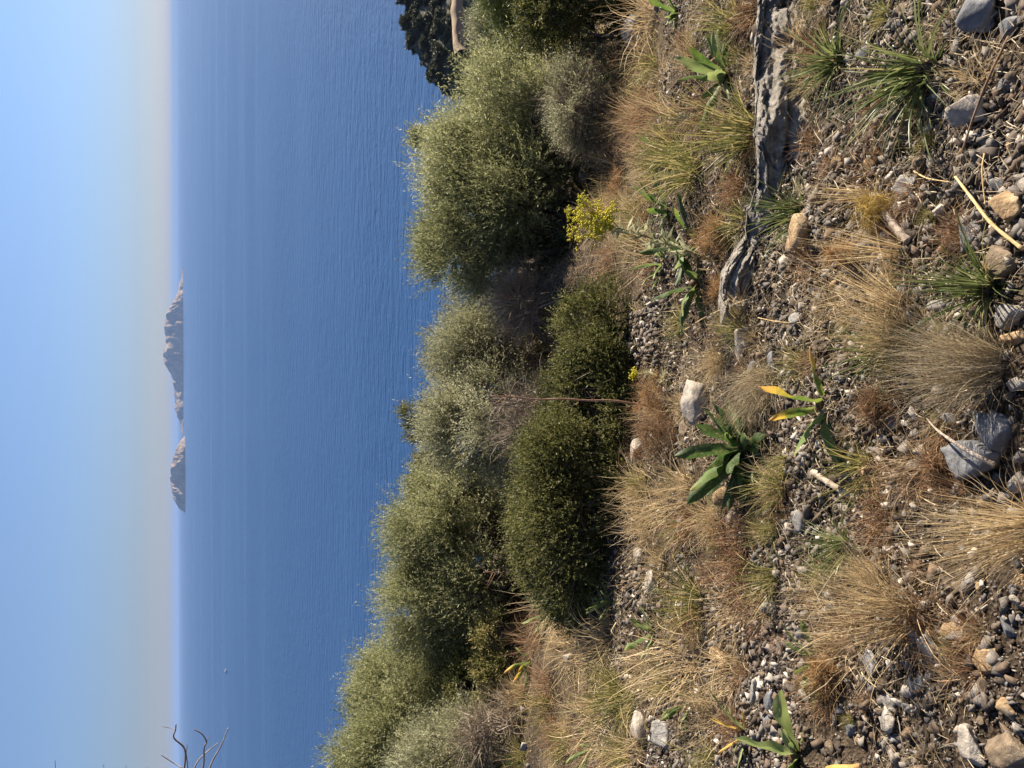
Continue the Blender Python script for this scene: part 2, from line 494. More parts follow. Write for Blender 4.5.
def sea_mat():
    mt, nt, bs, out = new_mat('sea_water')
    ge = nt.nodes.new('ShaderNodeNewGeometry')
    V = ge.outputs['Position']
    def noise(sx, sy, rot, sc, det, rough=0.55):
        mp = nt.nodes.new('ShaderNodeMapping')
        mp.inputs['Scale'].default_value = (sx, sy, 0.001)
        mp.inputs['Rotation'].default_value = (0, 0, rot)
        nt.links.new(V, mp.inputs[0])
        n = N(nt, 'ShaderNodeTexNoise', i_Scale=sc, i_Detail=det, i_Roughness=rough)
        nt.links.new(mp.outputs[0], n.inputs['Vector'])
        return n.outputs['Fac']
    w1 = noise(0.06, 0.19, 0.12, 1.0, 5.0, 0.62)
    w2 = noise(0.28, 0.5, -0.2, 1.0, 3.0)
    ad = N(nt, 'ShaderNodeMath', operation='MULTIPLY_ADD')
    ad.inputs[1].default_value = 0.3
    nt.links.new(w2, ad.inputs[0]); nt.links.new(w1, ad.inputs[2])
    # slicks: long smooth lanes where the ripples are damped
    sl = noise(0.00035, 0.0045, 0.05, 1.0, 5.0, 0.6)
    rs = ramp(nt, sl, [(0.0, (1, 1, 1)), (0.55, (1, 1, 1)), (0.62, (0.7, 0.7, 0.7)), (0.69, (1, 1, 1))])
    ln = N(nt, 'ShaderNodeVectorMath', operation='LENGTH')
    nt.links.new(V, ln.inputs[0])
    far = N(nt, 'ShaderNodeMapRange', interpolation_type='SMOOTHSTEP')
    far.inputs[1].default_value = 250; far.inputs[2].default_value = 4000
    far.inputs[3].default_value = 1.0; far.inputs[4].default_value = 0.25
    nt.links.new(ln.outputs['Value'], far.inputs[0])
    st = N(nt, 'ShaderNodeMath', operation='MULTIPLY')
    nt.links.new(rs.outputs[0], st.inputs[0]); nt.links.new(far.outputs[0], st.inputs[1])
    wp = noise(0.0016, 0.0042, 0.3, 1.0, 4.0, 0.6)
    wr = N(nt, 'ShaderNodeMapRange')
    wr.inputs[1].default_value = 0.35; wr.inputs[2].default_value = 0.65; wr.inputs[3].default_value = 0.5; wr.inputs[4].default_value = 1.25
    nt.links.new(wp, wr.inputs[0])
    s2 = N(nt, 'ShaderNodeMath', operation='MULTIPLY')
    nt.links.new(st.outputs[0], s2.inputs[0]); nt.links.new(wr.outputs[0], s2.inputs[1])
    bp = N(nt, 'ShaderNodeBump', i_Distance=1.9)
    nt.links.new(s2.outputs[0], bp.inputs['Strength'])
    nt.links.new(ad.outputs[0], bp.inputs['Height']); nt.links.new(bp.outputs[0], bs.inputs['Normal'])
    bs.inputs['Base Color'].default_value = (0.016, 0.06, 0.165, 1)
    rr = N(nt, 'ShaderNodeMapRange')
    rr.inputs[3].default_value = 0.2; rr.inputs[4].default_value = 0.3
    nt.links.new(rs.outputs[0], rr.inputs[0])
    nt.links.new(rr.outputs[0], bs.inputs['Roughness'])
    bs.inputs['IOR'].default_value = 1.33
    return mt


M['sea'] = sea_mat()


def island_mat():
    mt, nt, bs, out = new_mat('island_rock')
    tc = nt.nodes.new('ShaderNodeTexCoord')
    mp = nt.nodes.new('ShaderNodeMapping'); mp.inputs['Scale'].default_value = (0.012, 0.012, 0.005)
    nt.links.new(tc.outputs['Object'], mp.inputs[0])
    n = N(nt, 'ShaderNodeTexNoise', i_Scale=1.0, i_Detail=8.0, i_Roughness=0.7)
    nt.links.new(mp.outputs[0], n.inputs['Vector'])
    r = ramp(nt, n.outputs['Fac'], [(0.38, (0.13, 0.095, 0.06)), (0.52, (0.3, 0.21, 0.135)), (0.68, (0.52, 0.38, 0.265))])
    nt.links.new(r.outputs[0], bs.inputs['Base Color'])
    bs.inputs['Roughness'].default_value = 0.95
    bp = N(nt, 'ShaderNodeBump', i_Strength=1.0, i_Distance=40.0)
    nt.links.new(n.outputs['Fac'], bp.inputs['Height']); nt.links.new(bp.outputs[0], bs.inputs['Normal'])
    return mt


M['island'] = island_mat()


def headland_mat():
    mt, nt, bs, out = new_mat('headland_ground')
    tc = nt.nodes.new('ShaderNodeTexCoord')
    n = N(nt, 'ShaderNodeTexNoise', i_Scale=0.35, i_Detail=8.0, i_Roughness=0.7)
    nt.links.new(tc.outputs['Object'], n.inputs['Vector'])
    r = ramp(nt, n.outputs['Fac'], [(0.42, (0.05, 0.053, 0.036)), (0.58, (0.09, 0.085, 0.063)), (0.68, (0.24, 0.21, 0.17))])
    nt.links.new(r.outputs[0], bs.inputs['Base Color'])
    bs.inputs['Roughness'].default_value = 0.95
    bp = N(nt, 'ShaderNodeBump', i_Strength=1.0, i_Distance=0.8)
    nt.links.new(n.outputs['Fac'], bp.inputs['Height']); nt.links.new(bp.outputs[0], bs.inputs['Normal'])
    return mt


M['headland'] = headland_mat()

# ------------------------------------------------------------------ ground, sea, haze
def axis(lo, hi, fine_lo, fine_hi, step, grow=1.09):
    c = list(np.arange(fine_lo, fine_hi + 1e-6, step))
    s, x = step, fine_hi
    while x < hi:
        s *= grow; x += s; c.append(x)
    s, x = step, fine_lo
    while x > lo:
        s *= grow; x -= s; c.insert(0, x)
    return np.array(c)


xs = axis(-260, 300, -3.2, 3.2, 0.022)
ys = axis(-25, 230, 0.5, 5.2, 0.022, 1.035)
GX, GY = np.meshgrid(xs, ys, indexing='ij')
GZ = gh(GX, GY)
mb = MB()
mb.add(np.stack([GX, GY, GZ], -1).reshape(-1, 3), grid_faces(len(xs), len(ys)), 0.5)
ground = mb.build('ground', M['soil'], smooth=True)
tag(ground, kind='structure')

BIG = 110000.0
mb = MB()
gx = np.array([-BIG, -20000, -4000, -1000, -300, 0, 300, 1000, 4000, 20000, BIG])
gy = np.array([-300, 0, 300, 600, 1000, 2000, 4000, 8000, 20000, 50000, BIG])
A, B = np.meshgrid(gx, gy, indexing='ij')
mb.add(np.stack([A, B, A * 0], -1).reshape(-1, 3), grid_faces(len(gx), len(gy)), 0.5)
sea = mb.build('sea', M['sea'])
tag(sea, kind='structure')

HAZE = True
if HAZE:
    mt = bpy.data.materials.new('haze_air'); mt.use_nodes = True
    nt = mt.node_tree
    for n in list(nt.nodes):
        if n.type != 'OUTPUT_MATERIAL': nt.nodes.remove(n)
    pv = nt.nodes.new('ShaderNodeVolumePrincipled')
    pv.inputs['Color'].default_value = (0.25, 0.37, 0.60, 1)
    pv.inputs['Density'].default_value = 5.0e-5
    pv.inputs['Anisotropy'].default_value = 0.0
    nt.links.new(pv.outputs[0], nt.nodes['Material Output'].inputs['Volume'])
    H2 = BIG + 500
    zt, zb = 205.0, -160.0
    v = [(-H2, -600, zb), (H2, -600, zb), (H2, H2, zb), (-H2, H2, zb), (-H2, -600, zt), (H2, -600, zt), (H2, H2, zt), (-H2, H2, zt)]
    f = [(0, 3, 2, 1), (4, 5, 6, 7), (0, 1, 5, 4), (1, 2, 6, 5), (2, 3, 7, 6), (3, 0, 4, 7)]
    mb = MB(); mb.add(v, f, 0.5)
    hz = mb.build('haze', mt)
    tag(hz, kind='stuff')


# ------------------------------------------------------------------ islands
def island(prof, base_px, depth, label):
    """prof: (px, py) points of the skyline, base_px: px of the waterline"""
    prof = np.array(prof, float)
    pym = prof[:, 1].mean()
    c = sea_at(base_px, pym)
    y0 = c[1]
    pts = []
    for px, py in prof:
        q = at_y(px, py, y0 + depth * 0.5)
        pts.append((q[0], max(q[2], 2.0)))
    pts = np.array(pts)
    o = np.argsort(pts[:, 0]); pts = pts[o]
    nx, nd = 220, 34
    X = np.linspace(pts[0, 0], pts[-1, 0], nx)
    H = np.interp(X, pts[:, 0], pts[:, 1])
    H += fbm(X / 60, X * 0, oct=4, seed=21) * 0.05 * H
    t = np.linspace(0, 1, nd)
    prof_t = np.where(t < 0.5, (t / 0.5) ** 0.75, 1 - ((t - 0.5) / 0.5) ** 1.5)
    XX, TT = np.meshgrid(X, t, indexing='ij')
    PP = np.broadcast_to(prof_t, XX.shape)
    endf = np.minimum(1, np.minimum(X - X[0], X[-1] - X) / (0.12 * (X[-1] - X[0]) + 1e-6))
    YY = y0 + depth * (0.5 + (TT - 0.5) * (0.35 + 0.65 * np.sqrt(np.maximum(endf, 0)))[:, None])
    ZZ = H[:, None] * PP
    w = np.clip(PP * (1 - PP) * 4, 0, 1)
    ZZ += H[:, None] * w * (0.16 * fbm(XX / 70, TT * 3, oct=4, seed=31))
    YY += depth * 0.1 * fbm(XX / 90, TT * 2.0, oct=3, seed=33)
    ZZ = np.maximum(ZZ, -3)
    ZZ[:, 0] = -3; ZZ[:, -1] = -3
    XX = XX + 0
    cx, cyy = X.mean(), y0
    mb = MB()
    mb.add(np.stack([XX - cx, YY - cyy, ZZ], -1).reshape(-1, 3), grid_faces(nx, nd), 0.5)
    ob = mb.build('island', M['island'], smooth=False, loc=(cx, cyy, 0))
    tag(ob, label, None, None, 'structure')
    return ob


def z2(pts):  # points measured in an enlarged view of the photograph
    return [(a * 0.390625, 250 + b * 0.390625) for a, b in pts]


island(z2([(472, 46), (464, 58), (466, 72), (459, 84), (456, 104), (441, 138), (424, 168), (420, 200), (423, 240), (418, 285), (430, 303), (442, 330), (447, 370), (447, 405), (452, 425), (461, 440), (462, 452), (465, 466), (472, 476)]), 183.2, 420, 'long rocky island with steep cliffs on the horizon')
island(z2([(474, 476), (463, 488), (455, 500), (441, 535), (435, 565), (434, 590), (439, 615), (445, 640), (458, 662), (474, 671)]), 185.2, 300, 'shorter rocky island beside the long one')

# ------------------------------------------------------------------ boat with its wake
def boat():
    c = sea_at(226.5, 671.5)
    root = empty('motorboat', (c[0], c[1], 0), R(8))
    tag(root, 'tiny white motorboat crossing the blue sea', 'boat')
    L, W, Hh = 9.0, 2.9, 1.5
    n = 14
    t = np.linspace(0, 1, n)
    hw = W / 2 * np.where(t < 0.55, 1.0, np.sqrt(np.maximum(0, 1 - ((t - 0.55) / 0.45) ** 2)))
    xs_ = (t - 0.5) * L
    sec = []
    for k in range(n):
        a = hw[k]
        sec.append([(xs_[k], -a, Hh + 0.5 * t[k] ** 2), (xs_[k], -a * 0.75, 0.2), (xs_[k], 0, -0.3), (xs_[k], a * 0.75, 0.2), (xs_[k], a, Hh + 0.5 * t[k] ** 2), (xs_[k], 0, Hh + 0.1 + 0.5 * t[k] ** 2)])
    mb = MB(); mb.add(np.array(sec).reshape(-1, 3), grid_faces(n, 6, True), 0.5)
    mb.f.append(np.arange(6)[None][:, ::-1])
    mb.build('hull', M['white'], root)
    def bx(x0, x1, y0, y1, za, zb, tp=0.8):
        xm, ym = (x0 + x1) / 2, (y0 + y1) / 2
        v = [(x0, y0, za), (x1, y0, za), (x1, y1, za), (x0, y1, za)]
        v += [(xm + (x - xm) * tp, ym + (y - ym) * tp, zb) for x, y, _ in v]
        return v, [(0, 3, 2, 1), (4, 5, 6, 7), (0, 1, 5, 4), (1, 2, 6, 5), (2, 3, 7, 6), (3, 0, 4, 7)]
    mb = MB(); mb.add(*bx(-1.2, 1.8, -1.0, 1.0, 1.45, 3.3))
    cb = mb.build('cabin', M['white'], root)
    mb = MB(); mb.add(*bx(-1.05, 1.82, -1.02, 1.02, 2.1, 2.8, 0.93))
    mb.build('window_band', M['dark_glass'], cb)
    # wake
    mt, nt, bs, out = new_mat('wake_foam')
    bs.inputs['Base Color'].default_value = (0.6, 0.68, 0.75, 1)
    tc = nt.nodes.new('ShaderNodeTexCoord')
    nz = N(nt, 'ShaderNodeTexNoise', i_Scale=0.35, i_Detail=4.0)
    nt.links.new(tc.outputs['Object'], nz.inputs['Vector'])
    rp = ramp(nt, nz.outputs['Fac'], [(0.48, (0, 0, 0)), (0.7, (0.8, 0.8, 0.8))])
    nt.links.new(rp.outputs[0], bs.inputs['Alpha'])
    e = sea_at(227.8, 742)
    n = 60
    tt = np.linspace(0, 1, n)
    cx = c[0] + (e[0] - c[0]) * tt; cyy = c[1] + (e[1] - c[1]) * tt
    ww = 1.6 + 9 * tt ** 0.7
    v = np.stack([np.stack([cx, cyy - ww / 2, np.full(n, 0.05)], -1), np.stack([cx, cyy + ww / 2, np.full(n, 0.05)], -1)], 1).reshape(-1, 3)
    mb = MB(); mb.add(v, grid_faces(n, 2), 0.5)
    tag(mb.build('boat_wake', mt), kind='stuff')


boat()


# ------------------------------------------------------------------ headland
def headland():
    x0, x1, y0, y1 = 70, 190, 150, 240
    nx, ny = 170, 130
    X, Y = np.meshgrid(np.linspace(x0, x1, nx), np.linspace(y0, y1, ny), indexing='ij')
    c0 = at_y(399, 0, 212); c1 = at_y(408, 40, 205); c2 = at_y(418, 62, 200); c3 = at_y(444, 92, 192)
    cp = np.array([c3, c2, c1, c0])
    crest_y = np.interp(X, cp[:, 0], cp[:, 1])
    crest_z = np.interp(X, cp[:, 0], cp[:, 2])
    crest_z = crest_z + np.maximum(0, X - cp[-1, 0]) * 0.1
    tip = np.clip((X - (cp[0, 0] - 4)) / 5, 0, 1)
    d = Y - crest_y
    front = crest_z - np.where(d < 0, -d * 0.52, 0)
    bx, by = X / 6.0, Y / 6.0
    back = crest_z - np.maximum(d, 0) * 1.4
    Z = np.where(d < 0, front, back)
    Z = np.minimum(Z, crest_z) + 1.1 * fbm(bx, by, oct=4, seed=50) - 0.6
    Z = Z * tip + (1 - tip) * -4
    Z = np.maximum(Z, -4)
    mb = MB(); mb.add(np.stack([X, Y, Z], -1).reshape(-1, 3), grid_faces(nx, ny), 0.5)
    tag(mb.build('headland', M['headland'], smooth=True), 'dark scrubby headland beyond the hillside shrubs', None, None, 'structure')
    def hz_(x, y):
        i = int(np.clip((x - x0) / (x1 - x0) * (nx - 1), 0, nx - 1)); j = int(np.clip((y - y0) / (y1 - y0) * (ny - 1), 0, ny - 1))
        return Z[i, j]
    return hz_


hz_ = headland()


# ------------------------------------------------------------------ foliage generators
def norm(v):
    return v / (np.linalg.norm(v, axis=-1, keepdims=True) + 1e-9)


def leaves(mb, base, direc, nrm, ln, wd, a):
    """rhombic leaves: base points, directions, normals"""
    side = norm(np.cross(direc, nrm))
    ln = ln[:, None]; wd = wd[:, None]
    v0 = base
    v1 = base + direc * ln * 0.45 + side * wd * 0.5
    v2 = base + direc * ln
    v3 = base + direc * ln * 0.45 - side * wd * 0.5
    n = len(base)
    v = np.stack([v0, v1, v2, v3], 1).reshape(-1, 3)
    f = np.arange(n * 4).reshape(n, 4)
    mb.add(v, f, np.repeat(a, 4))


def make_lobes(W, D, H, n, r, low=0.3):
    """an uneven heap of foliage clumps: some high, some hanging low, with notches between them"""
    L = []
    bump = r.random(8) * 0.75 + 0.45
    for k in range(int(n * 1.9)):
        an = r.random() * 2 * np.pi
        q = r.random() ** 0.6 * 0.86
        bk = bump[int(an / 6.2832 * 8) % 8]
        zc = low * 0.6 + (1 - low * 0.6) * r.random() ** 0.75
        lim = math.sqrt(max(0.04, 1 - (max(0, zc - 0.4) / 0.7) ** 2)) * bk
        s_ = (0.10 + 0.16 * r.random() ** 1.5)
        ax = 0.8 + 0.4 * r.random()
        L.append((math.cos(an) * q * lim * W / 2, math.sin(an) * q * lim * D / 2, zc * H * (0.78 + 0.16 * bk),
                  s_ * W * ax, s_ * D * ax, s_ * (W * 0.35 + H * 0.45) * (1.5 - 0.5 * ax)))
    for k in range(int(n * 1.3)):
        # single shoots and small sprays that break the outline
        an = r.random() * 2 * np.pi; q = 0.25 + 0.8 * r.random()
        bk = bump[int(an / 6.2832 * 8) % 8]
        zs = math.sqrt(max(0.02, 1.08 - q * q)) * (0.72 + 0.26 * r.random())
        s_ = 0.03 + 0.045 * r.random()
        L.append((math.cos(an) * q * bk * 1.08 * W / 2, math.sin(an) * q * bk * D / 2, max(0.12, zs) * H * (0.66 + 0.26 * bk), s_ * W, s_ * D, s_ * (W * 0.5 + H * 0.9)))
    return np.array(L)


def crown(mb, lobes, ntw, nl, ll, lw, tl, r, up=0.35, spread=0.55, cull=0.72, tone=0.0):
    A = lobes[:, 3] * lobes[:, 5]
    idx = r.choice(len(lobes), ntw, p=A / A.sum())
    d = norm(r.normal(size=(ntw, 3)))
    d[:, 2] = np.where(d[:, 2] < -0.35, -d[:, 2], d[:, 2])
    rad = 1.0 - np.abs(r.normal(size=ntw)) * 0.3
    rad = np.clip(rad, 0.3, 1)
    p = lobes[idx, :3] + d * lobes[idx, 3:] * rad[:, None]
    keep = np.ones(ntw, bool)
    for k, L in enumerate(lobes):
        q = np.linalg.norm((p - L[:3]) / L[3:], axis=1)
        keep &= ~((q < cull) & (idx != k))
    # holes between the sprays, down to the shaded inside
    gs = 1.0 / (1.15 * np.median(lobes[:, 3]))
    hole = fbm(p[:, 0] * gs + 31, p[:, 1] * gs, p[:, 2] * gs * 1.2, 2, int(r.integers(900)))
    keep &= hole > -0.16 + 0.1 * r.normal(size=ntw)
    p, d, idx = p[keep], d[keep], idx[keep]
    n = len(p)
    tone_l = r.normal(size=len(lobes)) * 0.1
    td = norm(norm(d / lobes[idx, 3:] * lobes[idx, 3:].mean(1)[:, None]) + np.array([0, 0, up]) + r.normal(size=(n, 3)) * 0.35)
    tlen = tl * (0.45 + r.random(n) * 1.0)
    long_ = r.random(n) < 0.07
    tlen[long_] *= 1.35
    s = (np.arange(nl) + 0.5) / nl
    pos = p[:, None] + td[:, None] * (tlen[:, None] * s[None])[..., None]
    pos[..., 2] -= (tlen[:, None] * s[None] ** 2) * 0.12
    ld = norm(td[:, None] * 0.75 + r.normal(size=(n, nl, 3)) * spread)
    nr = norm(r.normal(size=(n, nl, 3)) + np.array([0, 0, 0.7]))
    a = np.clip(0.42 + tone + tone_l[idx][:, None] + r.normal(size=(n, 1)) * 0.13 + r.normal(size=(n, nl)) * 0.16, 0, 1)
    sz = 0.65 + r.random(n * nl) * 0.7
    leaves(mb, pos.reshape(-1, 3), ld.reshape(-1, 3), nr.reshape(-1, 3), ll * sz, lw * sz, a.reshape(-1))
    return p, td, tlen


def branches(lobes, r, trunk_r, nst=5, base_spread=0.25, W=2.0, tips=None):
    mb = MB()
    stems = []
    for k in range(nst):
        an = r.random() * 6.28
        stems.append(np.array([math.cos(an) * base_spread * r.random(), math.sin(an) * base_spread * r.random(), -0.08]))
    for L in lobes:
        b = stems[r.integers(nst)]
        c = L[:3]
        t = np.linspace(0, 1, 7)[:, None]
        bend = np.array([r.normal() * 0.12 * W, r.normal() * 0.12 * W, 0.1])
        pts = b + (c - b) * t + bend * np.sin(t * np.pi) + r.normal(size=(7, 3)) * 0.03 * np.minimum(1, t * 3)
        mb.tube(pts, trunk_r * (1 - 0.78 * t[:, 0]), 6)
        for q in range(5):
            d = norm(r.normal(size=3)); d[2] = abs(d[2]) * 0.8
            e = c + d * L[3:] * 0.85
            m0 = pts[4] * 0.4 + c * 0.6
            t2 = np.linspace(0, 1, 4)[:, None]
            mb.tube(m0 + (e - m0) * t2 + r.normal(size=(4, 3)) * 0.02, trunk_r * 0.22 * (1 - 0.8 * t2[:, 0]) + 0.002, 4)
    return mb


def twig_cloud(mb, lobes, n, r, ln=0.25, rad=0.0022):
    """bare interlaced twigs as thin three-sided stems"""
    idx = r.integers(len(lobes), size=n)
    d = norm(r.normal(size=(n, 3)))
    d[:, 2] = np.abs(d[:, 2]) * 0.9 - 0.1
    p0 = lobes[idx, :3] + d * lobes[idx, 3:] * (0.35 + 0.55 * r.random(n))[:, None]
    td = norm(d + r.normal(size=(n, 3)) * 0.55 + np.array([0, 0, 0.25]))
    strips(mb, p0, td, ln * (0.5 + r.random(n)), rad * (0.7 + 0.6 * r.random(n)) * 2, r, curve=0.5, seg=3, jit=0.25)


def strips(mb, p0, d0, ln, wd, r, curve=0.6, seg=4, jit=0.0, a=None, gravity=1.0):
    """curved tapering ribbons with a shallow V section: grass blades, stems, twigs"""
    n = len(p0)
    d = d0.copy(); p = p0.copy()
    wv = r.normal(size=(n, 3)); wv = norm(np.cross(d0, wv))
    rows = []
    cv = curve * (0.4 + 1.2 * r.random(n))
    for k in range(seg + 1):
        t = k / seg
        w = wd * (1 - t) ** 0.6 * (0.6 + 0.4 * min(1, t * 4)) + 0.0004
        off = norm(np.cross(wv, d)) * (w * 0.35)[:, None]
        rows.append(np.stack([p - wv * w[:, None] / 2, p + off, p + wv * w[:, None] / 2], 1))
        p = p + d * (ln / seg)[:, None]
        d = d.copy()
        d[:, 2] -= cv / seg * gravity * (0.5 + t)
        if jit: d += r.normal(size=(n, 3)) * jit
        d = norm(d)
    V = np.stack(rows, 1)  # n, seg+1, 3, 3
    base = np.arange(n)[:, None, None] * (seg + 1) * 3
    k = np.arange(seg)[None, :, None] * 3; j = np.arange(2)[None, None]
    f = np.stack([base + k + j, base + k + j + 1, base + k + 3 + j + 1, base + k + 3 + j], -1).reshape(-1, 4)
    if a is None: a = np.clip(r.normal(0.5, 0.22, n), 0, 1)
    mb.add(V.reshape(-1, 3), f, np.repeat(a, (seg + 1) * 3))
    return p


SHRUBS = []


def shrub(name, label, cat, y, py0, py1, px_top, mat, leaf=(0.055, 0.014), twig=0.22, dens=1.0, nl=12, nlobe=12, seed=1,
          depth=1.0, group=None, up=0.35, trunk=0.045, bare=0, low=0.3, tone=0.0, spread=0.55, px_mid=480):
    r = np.random.default_rng(seed)
    a = at_y(px_mid, (py0 + py1) / 2, y)
    z = float(gh(a[0], y))
    top = at_y(px_top, (py0 + py1) / 2, y)
    dep = float(np.dot(np.array([a[0], y, (z + top[2]) / 2]) - CAM, F))
    W = (py1 - py0) * dep / FPX
    H = max(0.25, top[2] - z)
    root = empty(name, (a[0], y, z - 0.03))
    tag(root, label, cat, group)
    lobes = make_lobes(W, W * depth, H, nlobe, r, low)
    # top and sides reach the wanted outline
    zt = np.percentile(lobes[:, 2] + lobes[:, 5], 95) + twig * 0.75; lobes[:, 2] *= H / zt
    mb = MB()
    ntw = int(dens * 1050 * nlobe)
    crown(mb, lobes, ntw, nl, leaf[0], leaf[1], twig, r, up, spread, 0.72, tone)
    mb.build('crown', M[mat], root)
    branches(lobes, r, trunk, max(3, nlobe // 4), 0.12 * W, W).build('trunk', M['bark'], root)
    if bare:
        mb = MB(); twig_cloud(mb, lobes, bare, r, 0.3, 0.0025)
        mb.build('bare_twigs', M['twig_grey'], root)
    SHRUBS.append((a[0], y, W))
    return root


# -- the big shrubs at the edge of the drop
OL = (0.046, 0.0095)
shrub('olive_shrub', 'biggest grey-green olive shrub, tall and shaggy, in the upper part of the picture', 'shrub', 8.9, 40, 222, 438, 'olive', OL, 0.42, 1.7, 15, 17, 3, 0.8, tone=0.1, low=0.2, up=0.55)
shrub('olive_shrub', 'dense dark-shadowed olive shrub behind the yellow flower spray', 'shrub', 8.7, 142, 304, 424, 'olive', OL, 0.36, 1.7, 14, 17, 4, 0.8, low=0.62, up=0.5, trunk=0.06)
shrub('spiny_shrub', 'grey-brown twiggy spiny shrub at the foot of the biggest olive shrub', 'shrub', 7.0, 38, 150, 548, 'olive_grey', (0.022, 0.007), 0.16, 0.9, 9, 9, 5, 0.8, bare=2200, trunk=0.018, low=0.1)
shrub('dark_shrub', 'dark shrub cut by the top edge of the picture beside the dry grass', 'shrub', 7.4, -80, 40, 524, 'mastic', (0.035, 0.013), 0.18, 0.9, 10, 9, 6, 0.9)
shrub('pine_shrub', 'bright green needle-leaved shrub at the top edge of the picture', 'shrub', 10.5, -70, 34, 482, 'pine', (0.05, 0.006), 0.26, 1.1, 16, 9, 7, 0.9)
shrub('olive_shrub', 'pale grey olive shrub between the tan path and the biggest olive shrub', 'shrub', 12.0, -14, 66, 472, 'olive_grey', OL, 0.3, 0.9, 12, 9, 8, 0.9)
shrub('olive_shrub', 'small rounded shrub peeping over the biggest olive shrub against the sea', 'shrub', 15.0, 136, 182, 418, 'olive', (0.06, 0.014), 0.22, 0.6, 10, 7, 9, 0.9, tone=-0.12)
shrub('olive_shrub', 'small dark shrub on the sea edge behind the dense olive shrub', 'shrub', 14.0, 222, 268, 412, 'olive', (0.06, 0.014), 0.22, 0.6, 10, 7, 10, 0.9, tone=-0.14)
shrub('olive_shrub', 'loose pale olive shrub beside the pinkish dead bush, wisps against the sea', 'shrub', 10.0, 294, 404, 426, 'olive_grey', OL, 0.4, 1.3, 13, 11, 11, 0.9, tone=0.08, up=0.55)
shrub('olive_shrub', 'broad pale olive shrub behind the tall dry stalk', 'shrub', 9.4, 358, 496, 422, 'olive_grey', OL, 0.4, 1.5, 13, 13, 12, 0.9, tone=0.06, up=0.55)
shrub('juniper_shrub', 'small dark shrub standing highest on the sea edge beyond the tall dry stalk', 'shrub', 15.0, 402, 444, 399, 'mastic', (0.05, 0.013), 0.2, 0.7, 10, 7, 13, 0.9)
shrub('mastic_shrub', 'low brownish shrub between two pale olive shrubs on the sea edge', 'shrub', 11.5, 434, 524, 407, 'mastic', (0.04, 0.014), 0.24, 0.9, 10, 10, 14, 0.9, tone=0.15)
shrub('olive_tree', 'silvery olive tree with leaning sprays above the dark hollow', 'tree', 11.0, 476, 600, 390, 'olive', OL, 0.45, 1.6, 14, 16, 15, 0.9, tone=0.12, up=0.6, low=0.5, trunk=0.03)
shrub('olive_tree', 'silvery olive tree above the strip of rubble', 'tree', 10.8, 540, 664, 390, 'olive', OL, 0.45, 1.6, 14, 16, 16, 0.9, tone=0.1, up=0.6, low=0.5, trunk=0.03)
shrub('olive_tree', 'bushy olive tree with bare lower branches showing above the low green mastic', 'tree', 11.4, 612, 738, 354, 'olive', OL, 0.34, 1.5, 14, 14, 17, 0.9, trunk=0.06, low=0.5)
shrub('olive_tree', 'bushy olive tree nearest the lower left of the picture, tallest against the sea', 'tree', 10.5, 672, 804, 332, 'olive', OL, 0.34, 1.6, 14, 16, 18, 0.9, tone=0.0, low=0.4)
shrub('olive_tree', 'pale olive tree cut by the bottom edge of the picture', 'tree', 8.9, 712, 830, 396, 'olive_grey', OL, 0.34, 1.4, 14, 12, 19, 0.9, tone=0.08)
shrub('mastic_shrub', 'low yellowish-green mastic shrub below the bottom olive trees', 'shrub', 9.6, 630, 760, 448, 'mastic', (0.035, 0.014), 0.2, 1.1, 10, 12, 20, 0.8, tone=0.14, low=0.1)
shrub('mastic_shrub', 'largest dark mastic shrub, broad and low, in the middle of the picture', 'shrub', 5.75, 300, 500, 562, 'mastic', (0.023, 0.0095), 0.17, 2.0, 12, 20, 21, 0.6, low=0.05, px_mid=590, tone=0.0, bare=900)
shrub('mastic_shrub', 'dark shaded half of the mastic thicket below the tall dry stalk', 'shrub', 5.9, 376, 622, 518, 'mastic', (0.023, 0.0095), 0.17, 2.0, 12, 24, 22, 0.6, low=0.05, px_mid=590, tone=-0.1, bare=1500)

shrub('mastic_shrub', 'shaded green scrub filling the hollow behind the dark mastic thicket', 'shrub', 12.6, 440, 570, 436, 'mastic', (0.04, 0.013), 0.22, 0.9, 10, 12, 51, 0.8, tone=0.02, low=0.1)
shrub('mastic_shrub', 'dull green scrub behind the pale olive shrubs below the dense olive', 'shrub', 12.4, 256, 440, 424, 'olive_grey', OL, 0.24, 0.9, 10, 12, 52, 0.8, tone=-0.08, low=0.1)
shrub('mastic_shrub', 'shaded scrub under the two bushy olive trees of the lower left', 'shrub', 13.0, 590, 720, 412, 'mastic', (0.04, 0.013), 0.22, 0.9, 10, 12, 53, 0.8, tone=0.02, low=0.1)

# dead twiggy bush between the shrubs
def dead_bush(label, y, py0, py1, px_top, n, seed, mat='twig_grey'):
    r = np.random.default_rng(seed)
    a = at_y(500, (py0 + py1) / 2, y); z = float(gh(a[0], y)); top = at_y(px_top, (py0 + py1) / 2, y)
    dep = float(np.dot(np.array([a[0], y, z]) - CAM, F)); W = (py1 - py0) * dep / FPX; H = max(0.3, top[2] - z)
    root = empty('dead_bush', (a[0], y, z - 0.02)); tag(root, label, 'bush')
    lobes = make_lobes(W, W * 0.8, H, 9, r, 0.2)
    mb = MB(); twig_cloud(mb, lobes, n, r, 0.34, 0.0028); mb.build('twigs', M[mat], root)
    branches(lobes, r, 0.016, 5, 0.1 * W, W).build('branch', M['deadwood'], root)


dead_bush('pinkish-grey leafless bush among the olive shrubs beside the stony patch', 9.7, 330, 388, 482, 1300, 41)
dead_bush('grey leafless bush behind the mastic thicket, above the tall dry stalk', 7.4, 366, 470, 500, 1900, 42)
dead_bush('grey leafless bush below the lowest olive tree', 8.4, 690, 770, 458, 1500, 43)

dead_bush('pale dry twiggy scrub on the stone heap between the dense dark olive and the mastic', 7.9, 262, 338, 518, 1900, 44)

